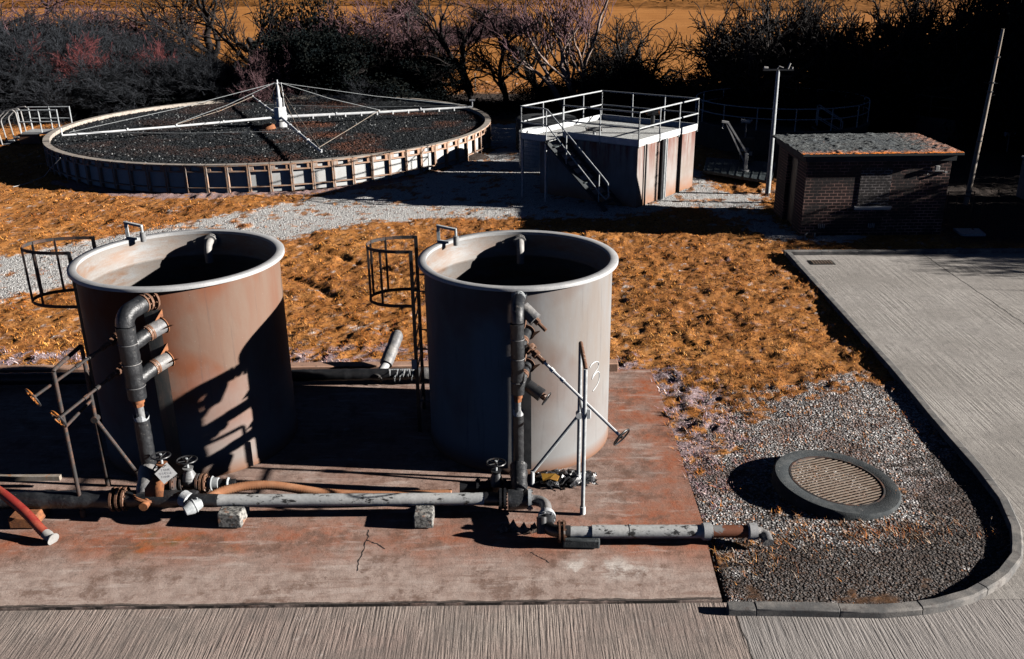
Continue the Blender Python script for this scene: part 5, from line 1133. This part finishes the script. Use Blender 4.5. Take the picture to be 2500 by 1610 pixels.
NAMES = dict(rose='bare_shrub', lone='bare_tree', haw='hawthorn_tree', ash='ash_tree', shrub='bare_shrub', red='red_twig_shrub', pink='bare_tree', ivy='ivy_clad_tree'); CATS = dict(rose='shrub', lone='tree', haw='tree', ash='tree', shrub='shrub', red='shrub', pink='tree', ivy='tree')
GRP = dict(rose='shrubs of the far field hedge', lone='bare trees against the orange field', haw='dark bare trees in the hedge line', ash='tall pale stemmed trees', shrub='bare shrubs in the hedge line', red='red twigged shrubs', pink='bare trees with pinkish twigs', ivy='ivy clad trees in the hedge line')
def plant(kind, seed, x, y, h, wd, rot, label, grp=None):
    o, top, rad = tree_obj(kind, seed); o.name = NAMES[kind]; o.location = (x, y, -.02); sz = h/top; sw = (wd/2)/rad if wd else sz; o.scale = (sw, sw, sz); o.rotation_euler = (0, 0, rot); tag(o, label, CATS[kind], grp or GRP[kind]); return o
def pp(kind, seed, px, Y, ytop, wpx, rot, label, grp=None):
    """px: photo column of the stem, Y: distance, ytop: photo row of the top, wpx: width in photo columns"""
    p = AT(px, 250, Y); top = AT(px, ytop, Y).z; wd = wpx*K/FPX*Y*1.05 if wpx else None; return plant(kind, seed, p.x, Y, top, wd, rot, label, grp)
TREES = [
 ('shrub', 1, 40, 50, 60, 330, .3, 'grey blue scrub at the far left behind the railed platform'), ('shrub', 2, 190, 49, 95, 300, 1.2, 'grey blue scrub above the left rim of the filter'),
 ('shrub', 3, 330, 50, 110, 300, 2.2, 'grey blue scrub left of the dark hollow in the hedge'), ('shrub', 1, 470, 51, 95, 300, 4.1, 'grey blue scrub below the leaning bare tree'),
 ('shrub', 2, 600, 50.5, 125, 200, 5.1, 'grey blue scrub behind the distributor mast'), ('shrub', 3, 120, 55, 20, 360, .9, 'tall blue grey scrub in the upper left corner'),
 ('shrub', 1, 290, 57, 30, 360, 3.3, 'tall blue grey scrub behind the red twigs'), ('pink', 1, 60, 60, -60, 420, 1.1, 'bare tree filling the top left corner'),
 ('pink', 2, 300, 64, -40, 380, 2.1, 'bare tree behind the red twigs at upper left'), ('red', 1, 195, 51.5, 65, 210, 0, 'bright red twigged shrub at upper left'), ('red', 2, 385, 54, 70, 170, 1, 'dull red twigged shrub right of the bright one'),
 ('rose', 1, 628, 48.5, 102, 120, 2.6, 'round pale pink shrub left of the distributor mast', 'pink twigged shrubs'), ('lone', 1, 545, 66, -60, 330, .7, 'dark bare tree leaning left against the field at upper left'),
 ('lone', 2, 650, 62, -50, 240, 4.0, 'twiggy brown tree right of the leaning bare tree'), ('ivy', 1, 720, 52, 60, 180, .4, 'ivy clad tree left of the pinkish tree'), ('ivy', 2, 760, 56, 0, 170, 2.4, 'taller ivy clad tree behind at top centre left'),
 ('ivy', 1, 800, 50, 70, 190, 3.4, 'low ivy clad tree above the distributor right arm'), ('pink', 1, 880, 54, -50, 280, .2, 'large bare tree with pinkish purple twigs above the filter'), ('pink', 2, 800, 55, -20, 220, 3.2, 'bare tree with fine pale twigs left of the large pinkish one'),
 ('pink', 3, 960, 57, -10, 230, 1.5, 'bare pinkish tree right of the large one'), ('ivy', 2, 905, 50.5, 140, 190, 5, 'dark ivy mass under the pinkish trees'), ('shrub', 2, 870, 48.5, 165, 240, .2, 'low grey scrub behind the filter right of the mast'),
 ('ivy', 1, 1005, 50, 125, 130, 1.9, 'narrow ivy clad tree left of the field gap'), ('lone', 3, 1100, 50, -50, 270, 0, 'dark hawthorn left of the pale stemmed tree, trunk beside the field gap'), ('lone', 4, 1190, 51, -60, 260, 2, 'dark hawthorn with thick trunk before the orange field gap'),
 ('lone', 5, 1255, 52, -30, 230, 3.5, 'thin dark hawthorn immediately left of the pale stemmed tree'), ('ash', 1, 1345, 49.5, -110, 290, .5, 'tall ash with pale forked stems rising past the top edge'), ('ivy', 2, 1300, 50.5, 185, 120, 3, 'ivy mass around the foot of the pale ash'),
 ('ivy', 1, 1425, 50, 165, 150, 1, 'dark ivy bush right of the pale ash foot'), ('lone', 5, 1520, 49, 0, 200, 4, 'small spreading hawthorn standing above a dark bush'), ('ivy', 2, 1500, 47, 150, 210, .6, 'round dark bush under the small spreading hawthorn'),
 ('haw', 3, 1800, 44, -60, 320, .8, 'broad dark hawthorn right of the open field'), ('haw', 1, 1720, 45, 35, 220, 1.8, 'low hawthorn at the left side of the broad one'), ('haw', 2, 1905, 45.5, -30, 240, 5.4, 'dark hawthorn right of the broad one, above the shed roof'),
 ('ivy', 1, 1780, 43, 190, 230, 2.2, 'dark ivy mass below the broad hawthorn'), ('ivy', 2, 1900, 43, 165, 240, 4.2, 'dark ivy mass above the shed roof left end'), ('ivy', 1, 1660, 46, 215, 150, 3.1, 'low dark bush above the shaded clarifier rail'),
 ('haw', 3, 2080, 44, -60, 330, 3.9, 'large dense dark hawthorn above the shed roof'), ('ivy', 2, 2040, 42.5, 150, 280, 1.3, 'dense ivy tree above the middle of the shed roof'), ('ivy', 1, 2160, 43.5, 140, 280, .1, 'dense ivy tree above the right end of the shed roof'),
 ('haw', 1, 2210, 45, -70, 300, 2.9, 'dark hawthorn left of the leaning pole top'), ('ivy', 2, 2270, 42, 190, 240, 2.0, 'low ivy tree behind the leaning pole'), ('haw', 2, 2360, 46, -30, 260, 1.1, 'dark hawthorn at the right edge behind the leaning pole'),
 ('ivy', 1, 2390, 43, 200, 200, 5, 'low dark bush at the right edge'),
 ('shrub', 3, -10, 58, 0, 420, 2.2, 'dense scrub at the very left edge under the top corner'), ('shrub', 2, 180, 60, 0, 420, 1.0, 'dense scrub behind the bright red twigs near the top edge'), ('shrub', 3, 360, 59, 50, 260, 4.0, 'dense scrub at the top left below the field strip'),
 ('shrub', 1, 500, 54, 105, 260, 3.0, 'scrub at the foot of the leaning bare tree'), ('haw', 2, 715, 55, 10, 200, 2.0, 'dark twiggy tree left of the distributor mast top'), ('lone', 2, 1035, 52, 30, 210, 2.7, 'dark hawthorn between the pinkish trees and the field gap'),
 ('haw', 3, 1990, 43.5, 0, 260, .1, 'dense dark hawthorn over the left end of the shed roof'), ('haw', 2, 2140, 43, -50, 330, 3.0, 'dense dark hawthorn over the right end of the shed roof'), ('haw', 1, 2290, 44, -30, 260, 4.4, 'dark hawthorn directly behind the leaning pole'),
 ('haw', 2, 1850, 46, -60, 260, 2.6, 'twiggy hawthorn behind the pale pole with the crossarm'), ('haw', 1, 1400, 51, 20, 190, 5.0, 'thin dark hawthorn immediately right of the pale ash stems'), ('pink', 2, 1115, 112, -15, 150, .4, 'small bare tree far off in the orange field'), ('haw', 3, 975, 118, -30, 130, 1.4, 'distant dark tree at the top edge left of the small field tree'),
]
for r_ in TREES: pp(*r_)
# far purple hedge across the field
for i, (px_, Y_, yt, wp) in enumerate(((1020, 88, 60, 120), (1085, 96, 42, 120), (1160, 104, 30, 110), (1210, 112, 22, 90))):
    pp('rose', 1+i % 2, px_, Y_, yt, wp, i*1.3, ('grey purple hedge shrub nearest the small gap in the trees', 'grey purple hedge shrub second along the far hedge', 'grey purple hedge shrub third along the far hedge', 'grey purple hedge shrub last along the far hedge')[i], 'shrubs of the far field hedge')
# trees beyond the right edge whose shade falls over the yard, the clarifiers and the shed
for i, (kd, sd_, x, y, h, wd, lb) in enumerate((('ivy', 1, 27, 30.9, 5.2, 3.4, 'ivy tree off to the right, first in the row beyond the cabinet'), ('ivy', 2, 20.5, 36.2, 6.4, 4.6, 'ivy tree right of the clarifiers, second in the near row'), ('ivy', 1, 21.5, 39.5, 7, 4.6, 'ivy tree right of the clarifiers, third in the near row'), ('ivy', 1, 19.5, 23.9, 3.9, 3.4, 'ivy tree off to the right beside the yard kerb'), ('ivy', 2, 22.0, 26.2, 4.4, 3.6, 'ivy tree off to the right behind the yard'), ('ivy', 1, 23.5, 22.6, 5.0, 3.2, 'ivy tree farther right of the yard'),
        ('ivy', 2, 20.5, 34.3, 4.4, 3.6, 'ivy tree right of the clarifiers, nearest'), ('ivy', 1, 24, 36, 8, 5.5, 'tall ivy tree right of the clarifiers'), ('ivy', 2, 25, 40, 8.5, 5.5, 'tall ivy tree right of the farther clarifier'), ('ivy', 1, 27, 33, 8, 5.0, 'second tall ivy tree right of the clarifiers'),
        ('ivy', 2, 29, 37, 9, 5.5, 'tallest ivy tree off to the right'), ('ivy', 1, 29, 42.5, 9, 5.5, 'tall ivy tree at the right end of the hedge'), ('ivy', 2, 24.5, 20.4, 4.0, 2.6, 'low ivy tree off to the right nearest the yard'), ('haw', 3, 27, 18.6, 4.9, 4, 'bare hawthorn off to the right whose shade streaks the yard'))):
    plant(kd, sd_, x, y, h, wd, i*1.1, lb)
# dark wood on the far slope
g = np.random.default_rng(11); P = []; n = 130000
tt_ = g.random(n); x = -120+400*tt_; yb = np.interp(x, [-120, 22, 79, 300], [200, 193, 150, 60]); dep = g.random(n)**1.3*60; h = 4+3*fbm(x*.15, dep*.1, 5)
z = np.clip(yb+dep-200, 0, 500)*.10+h*g.random(n)**.6*1.3; Pn = np.stack([x, yb+dep, z], -1)
d1 = g.normal(size=(n, 3)); d1 /= np.linalg.norm(d1, axis=1)[:, None]; d2 = np.cross(d1, g.normal(size=(n, 3))); d2 /= np.linalg.norm(d2, axis=1)[:, None]; s = .22*(.5+g.random((n, 1)))
V = np.stack([Pn-d1*s, Pn+d2*s*.6, Pn+d1*s, Pn-d2*s*.6], 1).reshape(-1, 3)
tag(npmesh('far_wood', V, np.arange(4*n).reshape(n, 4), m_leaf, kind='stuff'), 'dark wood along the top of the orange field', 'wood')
# undergrowth that closes the hedge line at the ground
n = 60000; px_ = g.random(n); x = -34+70*px_; yc = np.interp(x, [-34, -14, 4, 9, 14, 36], [49.5, 50, 50, 47.5, 44, 43]); y = yc+g.normal(0, 1.1, n)
gap = (x > -4.2) & (x < 3.2); hh = (.5+1.5*fbm(x*.5, y*.5, 88))*np.where(gap, .2, 1.); z = g.random(n)*hh
keep = (~gap | (g.random(n) < .35)) & (np.hypot(x-FC[0], y-FC[1]) > FR+.6); x, y, z = x[keep], y[keep], z[keep]; n = len(x)
Pn = np.stack([x, y, z], -1); d1 = g.normal(size=(n, 3)); d1 /= np.linalg.norm(d1, axis=1)[:, None]; d2 = np.cross(d1, g.normal(size=(n, 3))); d2 /= np.linalg.norm(d2, axis=1)[:, None]; s = .09*(.5+g.random((n, 1)))
V = np.stack([Pn-d1*s, Pn+d2*s*.6, Pn+d1*s, Pn-d2*s*.6], 1).reshape(-1, 3)
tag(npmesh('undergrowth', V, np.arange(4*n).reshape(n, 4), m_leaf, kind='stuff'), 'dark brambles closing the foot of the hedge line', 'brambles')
